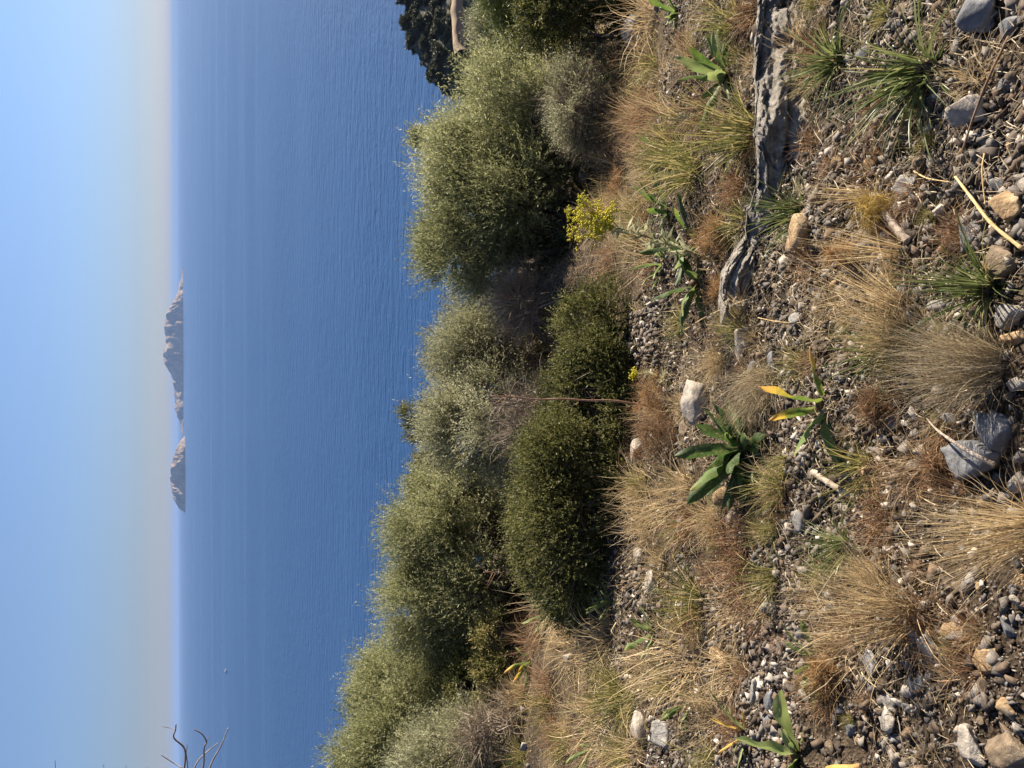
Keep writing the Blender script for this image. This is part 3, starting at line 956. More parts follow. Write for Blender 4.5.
# shrubs on the headland
r = np.random.default_rng(77)
proto_meshes = []
for k in range(3):
    mb = MB()
    crown(mb, make_lobes(3.6, 3.6, 2.6, 6, r), 420, 7, 0.5, 0.26, 0.7, r, 0.3, 0.6)
    proto_meshes.append(mb.mesh('crown', M['far_green']))
cnt = 0
for k in range(900):
    px, py = 402 + 52 * r.random(), -20 + 112 * r.random()
    y = 186 + r.random() * 26
    q = at_y(px, py, y)
    zz = hz_(q[0], y)
    if zz < 4 or cnt > 190: continue
    o = bpy.data.objects.new('headland_shrub', proto_meshes[k % 3])
    s = 0.3 + 0.65 * r.random() ** 1.5
    o.location = (q[0], y, zz - 0.3); o.scale = (s, s, s * (0.8 + 0.4 * r.random())); o.rotation_euler = (0, 0, r.random() * 6.28)
    COL.objects.link(o); cnt += 1
    tag(o, 'dark shrub on the far headland above the sea', 'shrub', 'shrubs on the headland')

# tan path in front of the headland
pts = np.array([at_y(455, -30, 150), at_y(454, 0, 150), at_y(455, 20, 150), at_y(455.5, 40, 150), at_y(458, 52, 149)])
def smooth_line(pts, n):
    pts = np.asarray(pts, float)
    t = np.linspace(0, len(pts) - 1, n)
    i = np.clip(np.floor(t).astype(int), 0, len(pts) - 2); u = (t - i)[:, None]
    p0 = pts[np.maximum(i - 1, 0)]; p1 = pts[i]; p2 = pts[i + 1]; p3 = pts[np.minimum(i + 2, len(pts) - 1)]
    return 0.5 * (2 * p1 + (p2 - p0) * u + (2 * p0 - 5 * p1 + 4 * p2 - p3) * u ** 2 + (3 * p1 - p0 - 3 * p2 + p3) * u ** 3)


ln_ = smooth_line(pts, 60)
mb = MB()
offs = np.array([[0, -2.0, -1.4], [0, -1.2, 0.0], [0, 1.2, 0.3], [0, 2.2, -0.5]])
V = ln_[:, None] + offs[None]
V[:, :, 2] += 0.25 * vnoise(V[:, :, 0] / 2, V[:, :, 1] / 2, seed=70)
mb.add(V.reshape(-1, 3), grid_faces(60, 4), 0.5)
V2 = ln_[:, None] + np.array([[0, -46, -34], [0, -20, -13], [0, -8, -5.2], [0, -1.9, -1.3], [0, 2.1, -0.45], [0, 9, -5], [0, 24, -30]])[None]
V2[:, :, 2] += 0.5 * vnoise(V2[:, :, 0] / 2, V2[:, :, 1] / 2, seed=71) * np.array([1, 1, 1, 0, 0, 1, 1])[None]
ms = MB(); ms.add(V2.reshape(-1, 3), grid_faces(60, 7), 0.5)
tag(ms.build('spur', M['headland'], smooth=True), kind='structure')
mt = rock_mat('path_earth', (0.2, 0.14, 0.085), (0.31, 0.225, 0.145), (0.4, 0.31, 0.21), 0.4, 0.3)
tag(mb.build('path', mt, smooth=True), kind='structure')


# ------------------------------------------------------------------ rocks
def rock_mesh(seed, dims, sub=4, planes=12, rough=0.06):
    r = np.random.default_rng(seed)
    v, f = ICO[sub]
    n = norm(r.normal(size=(planes, 3))); c = 0.62 + 0.4 * r.random(planes)
    n = np.concatenate([n, np.array([[0, 0, 1.], [0, 0, -1.]])]); c = np.concatenate([c, [0.75, 0.8]])
    dt = v @ n.T
    rad = np.min(np.where(dt > 0.05, c[None] / np.maximum(dt, 0.05), 9), axis=1)
    rad = np.minimum(rad, 1.25 if planes > 9 else 1.5)
    p = v * rad[:, None]
    p = p * (1 + rough * fbm(p[:, 0] * 2.2 + seed, p[:, 1] * 2.2, p[:, 2] * 2.2, 4, seed)[:, None])
    p = p * np.asarray(dims)[None] / 2
    return p, f


def rock(label, px, py, w, h, mat, rz=0.0, tilt=(0, 0), seed=1, thick=0.6, sub=4, planes=12, rough=0.045, sink=0.3, name='rock', cat='rock', group=None):
    """w: size along the picture's vertical, h: along the picture's horizontal, in pixels"""
    b = P(px, py)
    s = mpp(b)
    W, D = w * s, h * s * 1.15
    v, f = rock_mesh(seed, (W, D, min(W, D) * thick), sub, planes, rough)
    mb = MB(); mb.add(v, f, 0.5)
    o = mb.build(name, M[mat], smooth=False)
    Hh = min(W, D) * thick
    o.location = (b[0], b[1], b[2] + Hh * (0.5 - sink))
    o.rotation_euler = (R(-16 + tilt[0]), R(tilt[1]), R(rz))
    tag(o, label, cat, group)
    return o


def ledge(label, spine, hgt, wid, seed, mat):
    """bedrock rib: a spine of photograph points, with layered, cracked faces"""
    pts = np.array([P(a, b) for a, b in spine])
    n, mth = 330, 64
    L = smooth_line(pts, n)
    t = np.linspace(0, 1, n)
    env = np.clip(np.minimum(t / 0.06, (1 - t) / 0.12), 0, 1) ** 0.6
    tg = norm(np.gradient(L, axis=0)); tg[:, 2] = 0; tg = norm(tg)
    sd = np.stack([-tg[:, 1], tg[:, 0], tg[:, 2] * 0], -1)
    if (sd[:, 1].mean()) > 0: sd = -sd      # towards the camera
    u = np.linspace(-1, 1, mth)
    prof = np.where(u < -0.35, (u + 1) / 0.65, np.where(u < 0.15, 1 + 0.06 * np.sin((u + 0.35) * 6), 1 - ((u - 0.15) / 0.85) ** 1.2))
    base = L - np.array([0, 0, 0.05])
    V = base[:, None] + sd[:, None] * (u * wid / 2)[None, :, None]
    V[..., 2] += (hgt * env)[:, None] * prof[None]
    s_len = np.concatenate([[0], np.cumsum(np.linalg.norm(np.diff(L, axis=0), axis=1))])
    SS, UU = np.meshgrid(s_len, u, indexing='ij')
    ZZ = V[..., 2]
    rel = ZZ - base[:, None, 2]
    lay = vnoise(SS * 3, UU * 3 + rel * 45, seed=seed)
    nz = 0.03 * fbm(SS * 7, UU * 3, rel * 20, 5, seed + 2) + 0.018 * lay + 0.012 * np.abs(fbm(SS * 16, UU * 9, rel * 60, 3, seed + 3))
    crack = -0.045 * np.exp(-(np.abs(vnoise(SS * 2.6, UU * 1.6 + 4, rel * 4, seed + 5)) / 0.06) ** 2) - 0.03 * np.exp(-(np.abs(vnoise(SS * 0.9, UU * 2.4, rel * 2, seed + 6)) / 0.05) ** 2) + 0.008 * fbm(SS * 28, UU * 14, rel * 70, 3, seed + 8)
    # fractured blocks: every bed and every joint block is set back by its own amount
    wob = 0.25 * fbm(SS * 2.5, UU * 1.5, rel * 8, 3, seed + 11)
    bed = np.floor(rel * 22 + wob * 2.5 + UU * 1.2)
    jnt = np.floor(SS * 4.5 + wob * 3 + bed * 0.37)
    blk = _hash(bed, jnt, bed * 0, seed + 13) * 0.02 + _hash(np.floor(SS * 9 + wob * 6), bed, bed * 0 + 1, seed + 14) * 0.012
    d = (nz * 0.7 + crack + blk) * env[:, None]
    V += sd[:, None] * (d * 1.2)[..., None]
    V[..., 2] += d * 0.7 + 0.07 * env[:, None] * vnoise(SS * 2.3, UU * 0.4, seed=seed + 9)
    mb = MB(); mb.add(V.reshape(-1, 3), grid_faces(n, mth), 0.5)
    o = mb.build('rock_ledge', M[mat], smooth=False)
    tag(o, label, 'rock ledge')


ledge('long grey layered bedrock ledge running down from the top edge of the picture', [(788, -40), (786, 20), (784, 80), (782, 130), (776, 180), (764, 220), (754, 255)], 0.13, 0.34, 91, 'bedrock')
ledge('shorter whitish bedrock rib continuing below the long grey ledge', [(764, 205), (752, 240), (744, 270), (740, 300), (742, 330)], 0.09, 0.24, 95, 'bedrock')

ROCKS = [
    ('whitish boulder half hidden behind the big dark squill', 702, 402, 56, 36, 'rock_pale', 5, 0.8, 16),
    ('cream block with a sharp edge at the right edge of the picture', 1014, 207, 26, 30, 'rock_tan', 12, 0.8, 9),
    ('brown rough rock beside the green grass blades near the right edge', 1000, 262, 30, 36, 'rock_brown', -8, 0.8, 11),
    ('pale oval rock beside the long curved stick', 971, 112, 34, 30, 'rock_pale', 20, 0.7, 12),
    ('smooth dark grey round stone near the top right corner', 1012, 26, 20, 20, 'rock_slate', 0, 0.7, 18),
    ('dark blocky rock cut by the top edge in the right corner', 982, 8, 34, 34, 'rock_slate', 14, 0.9, 10),
    ('tan upright rock with a brown face beside the orange fennel', 806, 236, 36, 26, 'rock_tan', 4, 1.1, 10),
    ('grey quartz-veined stone between the orange fennel and the long stick', 906, 188, 24, 20, 'rock_grey', 10, 0.8, 11),
    ('blue-grey wedge stone under the straw stalk', 974, 232, 40, 20, 'rock_slate', -12, 0.7, 9),
    ('dark brown boulder in the bottom right corner', 1014, 752, 40, 40, 'rock_brown', 0, 0.9, 13),
    ('white and grey broken rock beside the bottom right boulder', 974, 748, 38, 24, 'rock_pale', 14, 0.8, 10),
    ('tan lump of rock beside a small white stone above the bottom right corner', 990, 658, 24, 26, 'rock_tan', 20, 0.9, 11),
    ('grey pointed splinter stone under the golden grass tuft', 932, 650, 34, 18, 'rock_grey', 40, 0.6, 9),
    ('grey stone block at the foot of the golden grass tuft', 918, 638, 22, 14, 'rock_grey', 10, 0.8, 10),
    ('whitish rounded stone beside the golden grass tuft', 925, 615, 18, 16, 'rock_pale', 0, 0.8, 12),
    ('triangular pale grey stone on the bare slope under the golden tuft', 872, 664, 22, 18, 'rock_grey', 0, 0.5, 7),
    ('pale oval stone on the bare dark slope near the bottom', 890, 718, 22, 22, 'rock_pale', 18, 0.7, 12),
    ('thin upright grey shard at the centre of the bare dark slope', 914, 690, 28, 10, 'rock_slate', 4, 0.7, 8),
    ('square grey stone beside the thin upright shard', 922, 684, 20, 14, 'rock_slate', 0, 0.8, 9),
    ('orange-brown angular rock on the gravel above the pale squill', 724, 658, 20, 20, 'rock_tan', 25, 0.8, 8),
    ('cream block in the grass near the bottom edge', 642, 730, 26, 20, 'rock_pale', 15, 0.8, 8),
    ('grey streaked rock beside the cream block near the bottom edge', 664, 736, 22, 18, 'rock_grey', -10, 0.9, 9),
    ('narrow blue-grey stone standing above the pale squill', 772, 700, 24, 10, 'rock_slate', 2, 0.9, 8),
    ('leaning grey slab beside the narrow blue-grey stone', 756, 690, 22, 10, 'rock_grey', 8, 0.9, 8),
    ('pale rock above the sandy slope behind a dry tuft', 656, 586, 34, 16, 'rock_pale', 0, 1.0, 10),
    ('small white rock under the dark mastic thicket', 642, 556, 14, 14, 'rock_pale', 0, 0.8, 10),
    ('white rock with a grey side beside the brown fennel clump', 640, 452, 22, 16, 'rock_pale', 5, 0.9, 10),
    ('round whitish stone in the dry grass near the bottom edge', 572, 658, 14, 14, 'rock_pale', 0, 0.9, 14),
    ('grey boulder in the shade of the silvery olive trees', 498, 528, 34, 18, 'rock_grey', 0, 0.8, 12),
    ('pale rock face in the dark hollow between the olive trees', 490, 500, 26, 14, 'rock_pale', 0, 1.1, 10),
    ('grey boulder among the straw beside the top squill', 638, 30, 34, 20, 'rock_grey', 0, 1.2, 12),
    ('weathered rock in the grass beside the mastic at the bottom', 578, 615, 22, 14, 'rock_pale', 0, 1.1, 11),
    ('small white stone below the slate slab at the right edge', 1020, 482, 18, 16, 'rock_pale', 0, 0.8, 12),
    ('small white stone above the slate slab at the right edge', 1018, 384, 16, 16, 'rock_pale', 0, 0.8, 12),
    ('grey lumpy stone at the right edge below the yellow flowers', 1014, 316, 26, 24, 'rock_grey', 0, 0.8, 11),
    ('tan stone at the right edge below the grey lumpy stone', 1016, 338, 18, 20, 'rock_tan', 0, 0.8, 10),
    ('white upright splinter of stone above the yellowing squill', 744, 346, 24, 14, 'rock_pale', 8, 0.9, 8),
    ('grey stone wedged under the yellowing squill tip', 775, 366, 20, 10, 'rock_slate', 5, 0.9, 8),
]
for k, (lab, px, py, w, h, mat, rz, th, pl) in enumerate(ROCKS):
    rock(lab, px, py, w, h, mat, rz, (rng.normal() * 8, rng.normal() * 10), 300 + k, th, 4, pl, 0.03 if mat == 'rock_slate' else 0.06, 0.28)

def slab(label, outline, thick, lift, mat, seed, name='rock'):
    """a flat broken slab: an outline on the slope, rough-edged, with real thickness"""
    r = np.random.default_rng(seed)
    pts = np.array([P(a, b) for a, b in outline])
    c = pts.mean(0)
    # one tilted plane through the ground points, slightly turned up towards the light
    A = np.c_[pts[:, :2] - c[:2], np.ones(len(pts))]
    sol = np.linalg.lstsq(A, pts[:, 2], rcond=None)[0]
    pts[:, 2] = A @ sol + lift
    ring = []
    for k in range(len(pts)):
        p, q = pts[k], pts[(k + 1) % len(pts)]
        for t in (0, 0.25, 0.5, 0.75):
            ring.append(p + (q - p) * t + (r.normal(size=3) * 0.0022 if t else 0))
    ring = np.array(ring); m_ = len(ring)
    nr_ = np.array([-sol[0], -sol[1], 1.0]); nr_ /= np.linalg.norm(nr_)
    rows = []
    for f_, dz in ((0.0, 0.002), (0.35, 0.003), (0.7, 0.0025), (0.95, 0.001), (1.0, -0.004), (1.03, -thick * 0.5), (0.98, -thick)):
        rr = c * np.array([1, 1, 0]) + np.array([0, 0, sol[2] + lift]) + (ring - (c * np.array([1, 1, 0]) + np.array([0, 0, sol[2] + lift]))) * max(f_, 0.02)
        rr = rr + nr_ * (dz + 0.004 * vnoise(rr[:, 0] * 22, rr[:, 1] * 22, seed=seed))[:, None]
        rows.append(rr)
    V = np.array(rows).reshape(-1, 3) - c
    mb = MB(); mb.add(V, grid_faces(len(rows), m_, True), 0.5)
    mb.f.append(np.arange(m_)[None]); mb.f.append((np.arange(m_) + (len(rows) - 1) * m_)[None][:, ::-1])
    o = mb.build(name, M[mat], loc=tuple(c)); tag(o, label, 'rock')


slab('large flat slate slab lying on the gravel under the grey stick', [(952, 447), (962, 443), (977, 440), (985, 441), (1000, 452), (998, 463), (981, 475), (967, 479), (958, 462)], 0.045, 0.05, 'rock_slate', 61)
slab('upright slate flake leaning behind the large slate slab', [(984, 411), (1003, 412), (1009, 430), (1001, 449), (986, 438)], 0.04, 0.04, 'rock_slate', 62)

# loose middle-sized stones
r = np.random.default_rng(5)
protos = []
for k in range(14):
    v, f = rock_mesh(700 + k, (1, 0.6 + 0.4 * r.random(), 0.45 + 0.3 * r.random()), 3, 6 + k % 4, 0.03)
    mb = MB(); mb.add(v, f, 0.5)
    protos.append(mb)
kinds = ['rock_grey', 'rock_slate', 'rock_pale', 'rock_tan', 'rock_grey', 'rock_brown']
pm = {}
n_st = 0
TONE = {'rock_grey': 'grey', 'rock_slate': 'dark slate-grey', 'rock_pale': 'pale', 'rock_tan': 'tan', 'rock_brown': 'brown'}
while n_st < 210:
    px = 650 + 374 * r.random() ** 0.6
    py = 768 * r.random()
    if px < 760 and r.random() < 0.45: continue
    kd = kinds[r.integers(len(kinds))]; pi = int(r.integers(14))
    if (pi, kd) not in pm: pm[(pi, kd)] = protos[pi].mesh('stone', M[kd])
    b = P(px, py)
    o = bpy.data.objects.new('stone', pm[(pi, kd)])
    s = mpp(b) * (7 + 12 * r.random() ** 2)
    o.scale = (s, s, s); o.location = (b[0], b[1], b[2] + s * 0.06)
    o.rotation_euler = (r.normal() * 0.5 - 0.3, r.normal() * 0.5, r.random() * 6.28)
    COL.objects.link(o); n_st += 1
    tag(o, 'small loose %s stone lying on the gravel slope' % TONE[kd], 'stone', 'loose %s stones on the slope' % TONE[kd])


CUBE = np.array([(-1, -1, -1), (1, -1, -1), (1, 1, -1), (-1, 1, -1), (-1, -1, 1), (1, -1, 1), (1, 1, 1), (-1, 1, 1)]) * 0.62
CUBE_F = np.array([(0, 3, 2), (0, 2, 1), (4, 5, 6), (4, 6, 7), (0, 1, 5), (0, 5, 4), (1, 2, 6), (1, 6, 5), (2, 3, 7), (2, 7, 6), (3, 0, 4), (3, 4, 7)])


def pebbles(mb, x, y, s, r, sink=0.2):
    """angular stone chips, two thirds of them blocky, the rest rounder"""
    blocky = r.random(len(x)) < 0.97
    for m_, v, f, lo, var in ((blocky, CUBE, CUBE_F, 0.45, 1.0), (~blocky, ICO[1][0], ICO[1][1], 0.5, 0.8)):
        X, Y, Sz = x[m_], y[m_], s[m_]
        n = len(X); k = len(v)
        if n == 0: continue
        q0 = norm(r.normal(size=(n, 3))); q1 = norm(np.cross(q0, r.normal(size=(n, 3)))); q2 = np.cross(q0, q1)
        rad = lo + var * r.random((n, k))
        loc = v[None] * rad[..., None] * np.stack([np.ones(n), 0.42 + 0.5 * r.random(n), 0.2 + 0.42 * r.random(n)], -1)[:, None]
        w = loc[..., 0:1] * q0[:, None] + loc[..., 1:2] * q1[:, None] + loc[..., 2:3] * q2[:, None]
        w[..., 2] *= 0.8
        z = gh(X, Y) + Sz * (0.5 - sink)
        V = w * Sz[:, None, None] * 0.62 + np.stack([X, Y, z], -1)[:, None]
        F_ = (np.arange(n)[:, None, None] * k + f[None]).reshape(-1, f.shape[1])
        mb.add(V.reshape(-1, 3), F_, np.repeat(np.clip(r.normal(0.5, 0.27, n), 0, 1), k))


r = np.random.default_rng(8)
mb = MB()
n = 210000
y = 0.75 + 4.4 * r.random(n) ** 1.35
x = (r.random(n) * 2 - 1) * (0.55 + 0.62 * y)
clump = fbm(x * 1.6, y * 1.6, oct=3, seed=61)
keep = r.random(n) < np.clip(0.62 + 0.95 * clump, 0.14, 1)
x, y = x[keep], y[keep]; n = len(x)
s = 0.0064 * (1 + r.pareto(1.9, n)); s = np.clip(s, 0.0064, 0.05)
pebbles(mb, x, y, s, r, 0.3)
tag(mb.build('gravel', M['gravel']), kind='stuff')


# scree patches farther off
def scree(px0, px1, py0, py1, n, smin, smax, seed):
    r = np.random.default_rng(seed)
    a = P((px0 + px1) / 2, py0); b = P((px0 + px1) / 2, py1); c = P(px0, (py0 + py1) / 2); d = P(px1, (py0 + py1) / 2)
    cx = (a[0] + b[0]) / 2; wx = abs(a[0] - b[0]) / 2; cyy = (c[1] + d[1]) / 2; wy = abs(c[1] - d[1]) / 2
    x = cx + wx * np.clip(r.normal(size=n) * 0.5, -1.3, 1.3); y = cyy + wy * np.clip(r.normal(size=n) * 0.5, -1.3, 1.3)
    mb = MB()
    pebbles(mb, x, y, smin + (smax - smin) * r.random(n) ** 3, r, 0.1)
    return mb


for (args, mat) in (((502, 550, 268, 342, 1700, 0.03, 0.17, 1), 'gravel'), ((474, 520, 560, 645, 1500, 0.03, 0.16, 2), 'gravel'),
                    ((628, 665, 305, 370, 700, 0.02, 0.075, 3), 'gravel'), ((620, 660, 560, 620, 300, 0.02, 0.08, 4), 'gravel')):
    tag(scree(*args).build('scree', M[mat]), kind='stuff')


# ------------------------------------------------------------------ grass
def tuft_mesh(kind, seed, nb, Lh, r0, spread, wd, curve, seg=5, mat='straw', lean=(0, 0), heads=0, jit=0.0):
    r = np.random.default_rng(seed)
    an = r.random(nb) * 2 * np.pi; q = np.sqrt(r.random(nb)) * r0
    p0 = np.stack([np.cos(an) * q, np.sin(an) * q, -0.02 - 0 * q], -1)
    tl = np.abs(r.normal(0, spread, nb))
    a2 = an + r.normal(0, 0.6, nb)
    d = np.stack([np.cos(a2) * np.sin(tl) + lean[0], np.sin(a2) * np.sin(tl) + lean[1], np.cos(tl)], -1)
    d[:, 0] += r.normal() * 0.16; d[:, 1] += r.normal() * 0.12
    bent = r.random(nb) < 0.14
    d[bent, 2] *= 0.25
    d = norm(d)
    ln = Lh * (0.35 + 0.7 * r.random(nb) ** 0.8)
    mb = MB()
    tips = strips(mb, p0, d, ln, wd * (0.6 + 0.8 * r.random(nb)), r, curve, seg, jit)
    if heads:
        k = r.choice(nb, min(heads, nb), replace=False)
        base = np.repeat(tips[k], 7, axis=0) - np.repeat(d[k], 7, axis=0) * (r.random(len(k) * 7) * 0.06)[:, None]
        dd = norm(np.repeat(d[k], 7, axis=0) + r.normal(size=(len(base), 3)) * 0.5)
        leaves(mb, base, dd, norm(r.normal(size=dd.shape)), np.full(len(base), 0.014), np.full(len(base), 0.004), np.clip(r.normal(0.7, 0.15, len(base)), 0, 1))
    return mb.mesh('grass_tuft', M[mat])


# prototypes with height 1
PRO = {
    'straw_fan': [tuft_mesh('', 1000 + k, 300, 1.0, 0.2, 0.46, 0.0078, 0.7, 7, 'straw', (-0.05, 0.05), 130, 0.09) for k in range(4)],
    'straw_dense': [tuft_mesh('', 1100 + k, 720, 1.0, 0.26, 0.5, 0.006, 1.0, 7, 'straw_grey', (-0.05, 0), 160, 0.13) for k in range(2)],
    'straw_low': [tuft_mesh('', 1200 + k, 125, 1.0, 0.34, 0.75, 0.0125, 1.1, 6, 'straw', (0, 0), 40, 0.14) for k in range(4)],
    'mixed': [tuft_mesh('', 1300 + k, 135, 1.0, 0.2, 0.66, 0.0155, 0.95, 6, 'straw_green', (0, 0), 0, 0.07) for k in range(4)],
    'green': [tuft_mesh('', 1400 + k, 115, 1.0, 0.11, 0.66, 0.026, 0.95, 7, 'grass_green', (0, 0), 0, 0.035) for k in range(4)],
    'red': [tuft_mesh('', 1600 + k, 150, 1.0, 0.3, 0.8, 0.014, 1.2, 5, 'straw_red', (0, 0), 0, 0.08) for k in range(3)],
    'stems': [tuft_mesh('', 1500 + k, 60, 1.0, 0.08, 0.16, 0.006, 0.25, 6, 'straw', (-0.1, 0), 45, 0.02) for k in range(3)],
}


def tuft(label, px, py, hpx, kind, mat=None, lean=(0, 0), wide=1.0, seed=0, name='grass_tuft', cat='grass tuft', group=None):
    b = P(px, py)
    h = hpx * vertical_mpp(b) * 0.92
    me = PRO[kind][seed % len(PRO[kind])]
    o = bpy.data.objects.new(name, me)
    o.location = (b[0], b[1], b[2])
    # widening keeps the tuft's spread in step with the picture
    o.scale = (h * wide, h * wide, h)
    o.rotation_euler = (R(lean[0]), R(lean[1]), 0)
    o.rotation_euler.z = (seed * 1.7) % 6.28 if lean == (0, 0) else 0
    COL.objects.link(o)
    tag(o, label, cat, group)
    return o


T = [
    ('large dense greyish straw tuft above the slate slab', 994, 366, 122, 'straw_dense', 0.5),
    ('long golden straw tuft springing from the right edge below the slate slab', 1040, 530, 150, 'straw_fan', 0.42),
    ('broad golden straw tuft on the bare slope beside the small squill', 906, 612, 108, 'straw_fan', 0.75),
    ('smaller golden straw tuft joined to the small squill on the bare slope', 856, 640, 66, 'straw_low', 0.9),
    ('bright green spiky tuft with a brown base between the two golden tufts', 848, 546, 58, 'green', 0.9),
    ('half-dry green tuft on the gravel below the pale boulder of the lower slope', 700, 602, 62, 'mixed', 0.9),
    ('dark green half-dry tuft on the shaded gravel at mid-slope', 776, 578, 52, 'mixed', 0.9),
    ('lush dark green grassy clump near the top right with brown dead blades', 925, 72, 88, 'green', 1.0),
    ('yellowish green clump just behind the lush dark green one', 836, 62, 62, 'green', 0.95),
    ('green bladed tuft growing on the bedrock ledge', 802, 212, 66, 'green', 0.75),
    ('fresh green long-bladed tuft beside the brown rough rock', 988, 288, 98, 'green', 0.6),
    ('reddish sparse tuft on the shaded gravel below the big dark squill', 780, 488, 44, 'mixed', 1.0),
    ('arching straw tuft between the mastic thicket and the big dark squill', 694, 500, 72, 'straw_low', 0.9),
    ('golden straw tuft above the gravel in the lower picture', 690, 662, 96, 'straw_low', 0.8),
    ('low straw tuft under the shaded end of the mastic thicket', 662, 566, 46, 'straw_low', 1.0),
    ('spiky straw tuft above the pale squill', 716, 716, 64, 'straw_low', 0.95),
    ('bristly grey-brown tuft growing over the whitish boulder', 768, 384, 66, 'straw_dense', 0.8),
    ('tall yellowish arching tuft behind the bedrock ledge', 752, 134, 118, 'mixed', 0.5),
    ('loose yellowish tuft beside the squill at the top of the picture', 676, 122, 70, 'straw_low', 0.7),
    ('green and straw tuft above the yellow flower spray', 694, 172, 74, 'mixed', 0.8),
    ('straw tuft with green arching blades above the large greyish tuft', 902, 334, 96, 'straw_fan', 0.5),
    ('pale straw tuft at the top edge beside the dark shrub', 652, 14, 62, 'straw_low', 0.9),
    ('bright straw tuft at the top edge behind the bedrock ledge', 736, 24, 56, 'mixed', 0.9),
    ('straw tuft in the long grass below the mastic thicket', 604, 652, 62, 'straw_low', 0.9),
    ('straw tuft at the foot of the yellow flower spray', 652, 252, 52, 'straw_low', 0.9),
    ('reddish-green sparse tuft below the yellowing squill', 868, 470, 60, 'mixed', 0.95),
    ('group of dry stems on the ledge below the green bladed tuft', 868, 196, 84, 'stems', 0.8),
    ('dry stems beside the orange fennel in front of the tan upright rock', 900, 250, 112, 'stems', 0.7),
    ('long dry stems leaning from the straw tuft with arching blades', 896, 306, 128, 'stems', 0.8),
    ('long-bladed green tuft arching over the large greyish straw tuft', 886, 350, 62, 'green', 0.9),
    ('small green tuft beside the white upright splinter of stone', 742, 330, 40, 'mixed', 0.9),
    ('dry tuft on the gravel between the ledge and the fresh green tuft', 860, 300, 48, 'straw_low', 0.8),
    ('wispy straw tuft at the lower right end of the golden tuft', 880, 575, 60, 'straw_fan', 0.6),
    ('straw tuft in the grass strip near the bottom edge', 600, 722, 60, 'straw_low', 1.0),
    ('green-tinged tuft near the bottom edge beside the cream block', 620, 700, 58, 'mixed', 1.0),
    ('dry tuft between the cream block and the bottom edge', 640, 762, 60, 'straw_low', 1.0),
    ('straw tuft in front of the shaded end of the mastic thicket', 652, 522, 52, 'straw_low', 0.9),
    ('straw tuft on the stone heap beside the dense dark olive shrub', 534, 286, 30, 'straw_low', 1.0),
    ('reddish withered tuft on the stone heap beside the dense dark olive shrub', 526, 318, 26, 'red', 1.0),
    ('tall dry tuft between the rubble strip and the mastic thicket', 560, 604, 66, 'straw_low', 0.8),
]
for k, (lab, px, py, h, kd, wd) in enumerate(T):
    tuft(lab, px, py, h, kd, wide=wd, seed=k)

# smaller tufts strewn over the slope
r = np.random.default_rng(15)
n_t = 0
GRP = {'red': ('small reddish-brown withered tuft in the dry grass belt below the shrubs', 'small reddish tufts in the grass belt'),
       'straw_low': ('small straw tuft in the dry grass belt below the shrubs', 'small straw tufts in the grass belt'),
       'mixed': ('small half-green tuft in the dry grass belt below the shrubs', 'small half-green tufts in the grass belt'),
       'straw_fan': ('small upright straw tuft in the dry grass belt below the shrubs', 'small upright straw tufts in the grass belt')}
KEEP = [(712, 70), (698, 62), (690, 278), (680, 270), (690, 238), (678, 236), (700, 402), (690, 400), (725, 440), (700, 460), (645, 628), (660, 215), (655, 586), (642, 730), (664, 736), (672, 10), (730, 715), (640, 452), (625, 340), (645, 340), (635, 365), (705, 265)]
while n_t < 118:
    px = 520 + 225 * r.random(); py = -10 + 790 * r.random()
    if px < 560 and py < 600: continue
    if 285 < py < 615 and px < 640: continue
    if px < 600 and py < 300: continue
    hh = 24 + 26 * r.random()
    if any(px - hh * 1.1 < a < px + 4 and abs(py - c) < 34 for a, c in KEEP): continue
    kd = ['straw_low', 'straw_low', 'mixed', 'straw_fan', 'red', 'red', 'mixed'][int(r.integers(7))]
    tuft(GRP[kd][0], px, py, hh * 0.85, kd, wide=0.9 + 0.5 * r.random(), seed=int(r.integers(1000)), group=GRP[kd][1])
    n_t += 1

# withered tufts scattered over the gravel
r = np.random.default_rng(16)
FAR_ = [(840, 760), (1000, 262), (1014, 207), (971, 112), (978, 455), (806, 236), (985, 120), (790, 410), (780, 740), (890, 718)]
n_t = 0
GR2 = {'red': ('small reddish-brown withered tuft on the open gravel', 'small reddish tufts on the gravel'),
       'mixed': ('small half-green tuft on the open gravel', 'small half-green tufts on the gravel'),
       'straw_low': ('small straw tuft on the open gravel', 'small straw tufts on the gravel')}
while n_t < 105:
    px = 735 + 250 * r.random() ** 1.4; py = 768 * r.random()
    hh = 14 + 24 * r.random()
    if any(px - hh < a + 8 and px > a - 18 and abs(py - c) < 26 for a, c in FAR_): continue
    kd = ['red', 'red', 'mixed', 'straw_low'][int(r.integers(4))]
    tuft(GR2[kd][0], px, py, hh, kd, wide=0.9 + 0.5 * r.random(), seed=int(r.integers(1000)), group=GR2[kd][1])
    n_t += 1

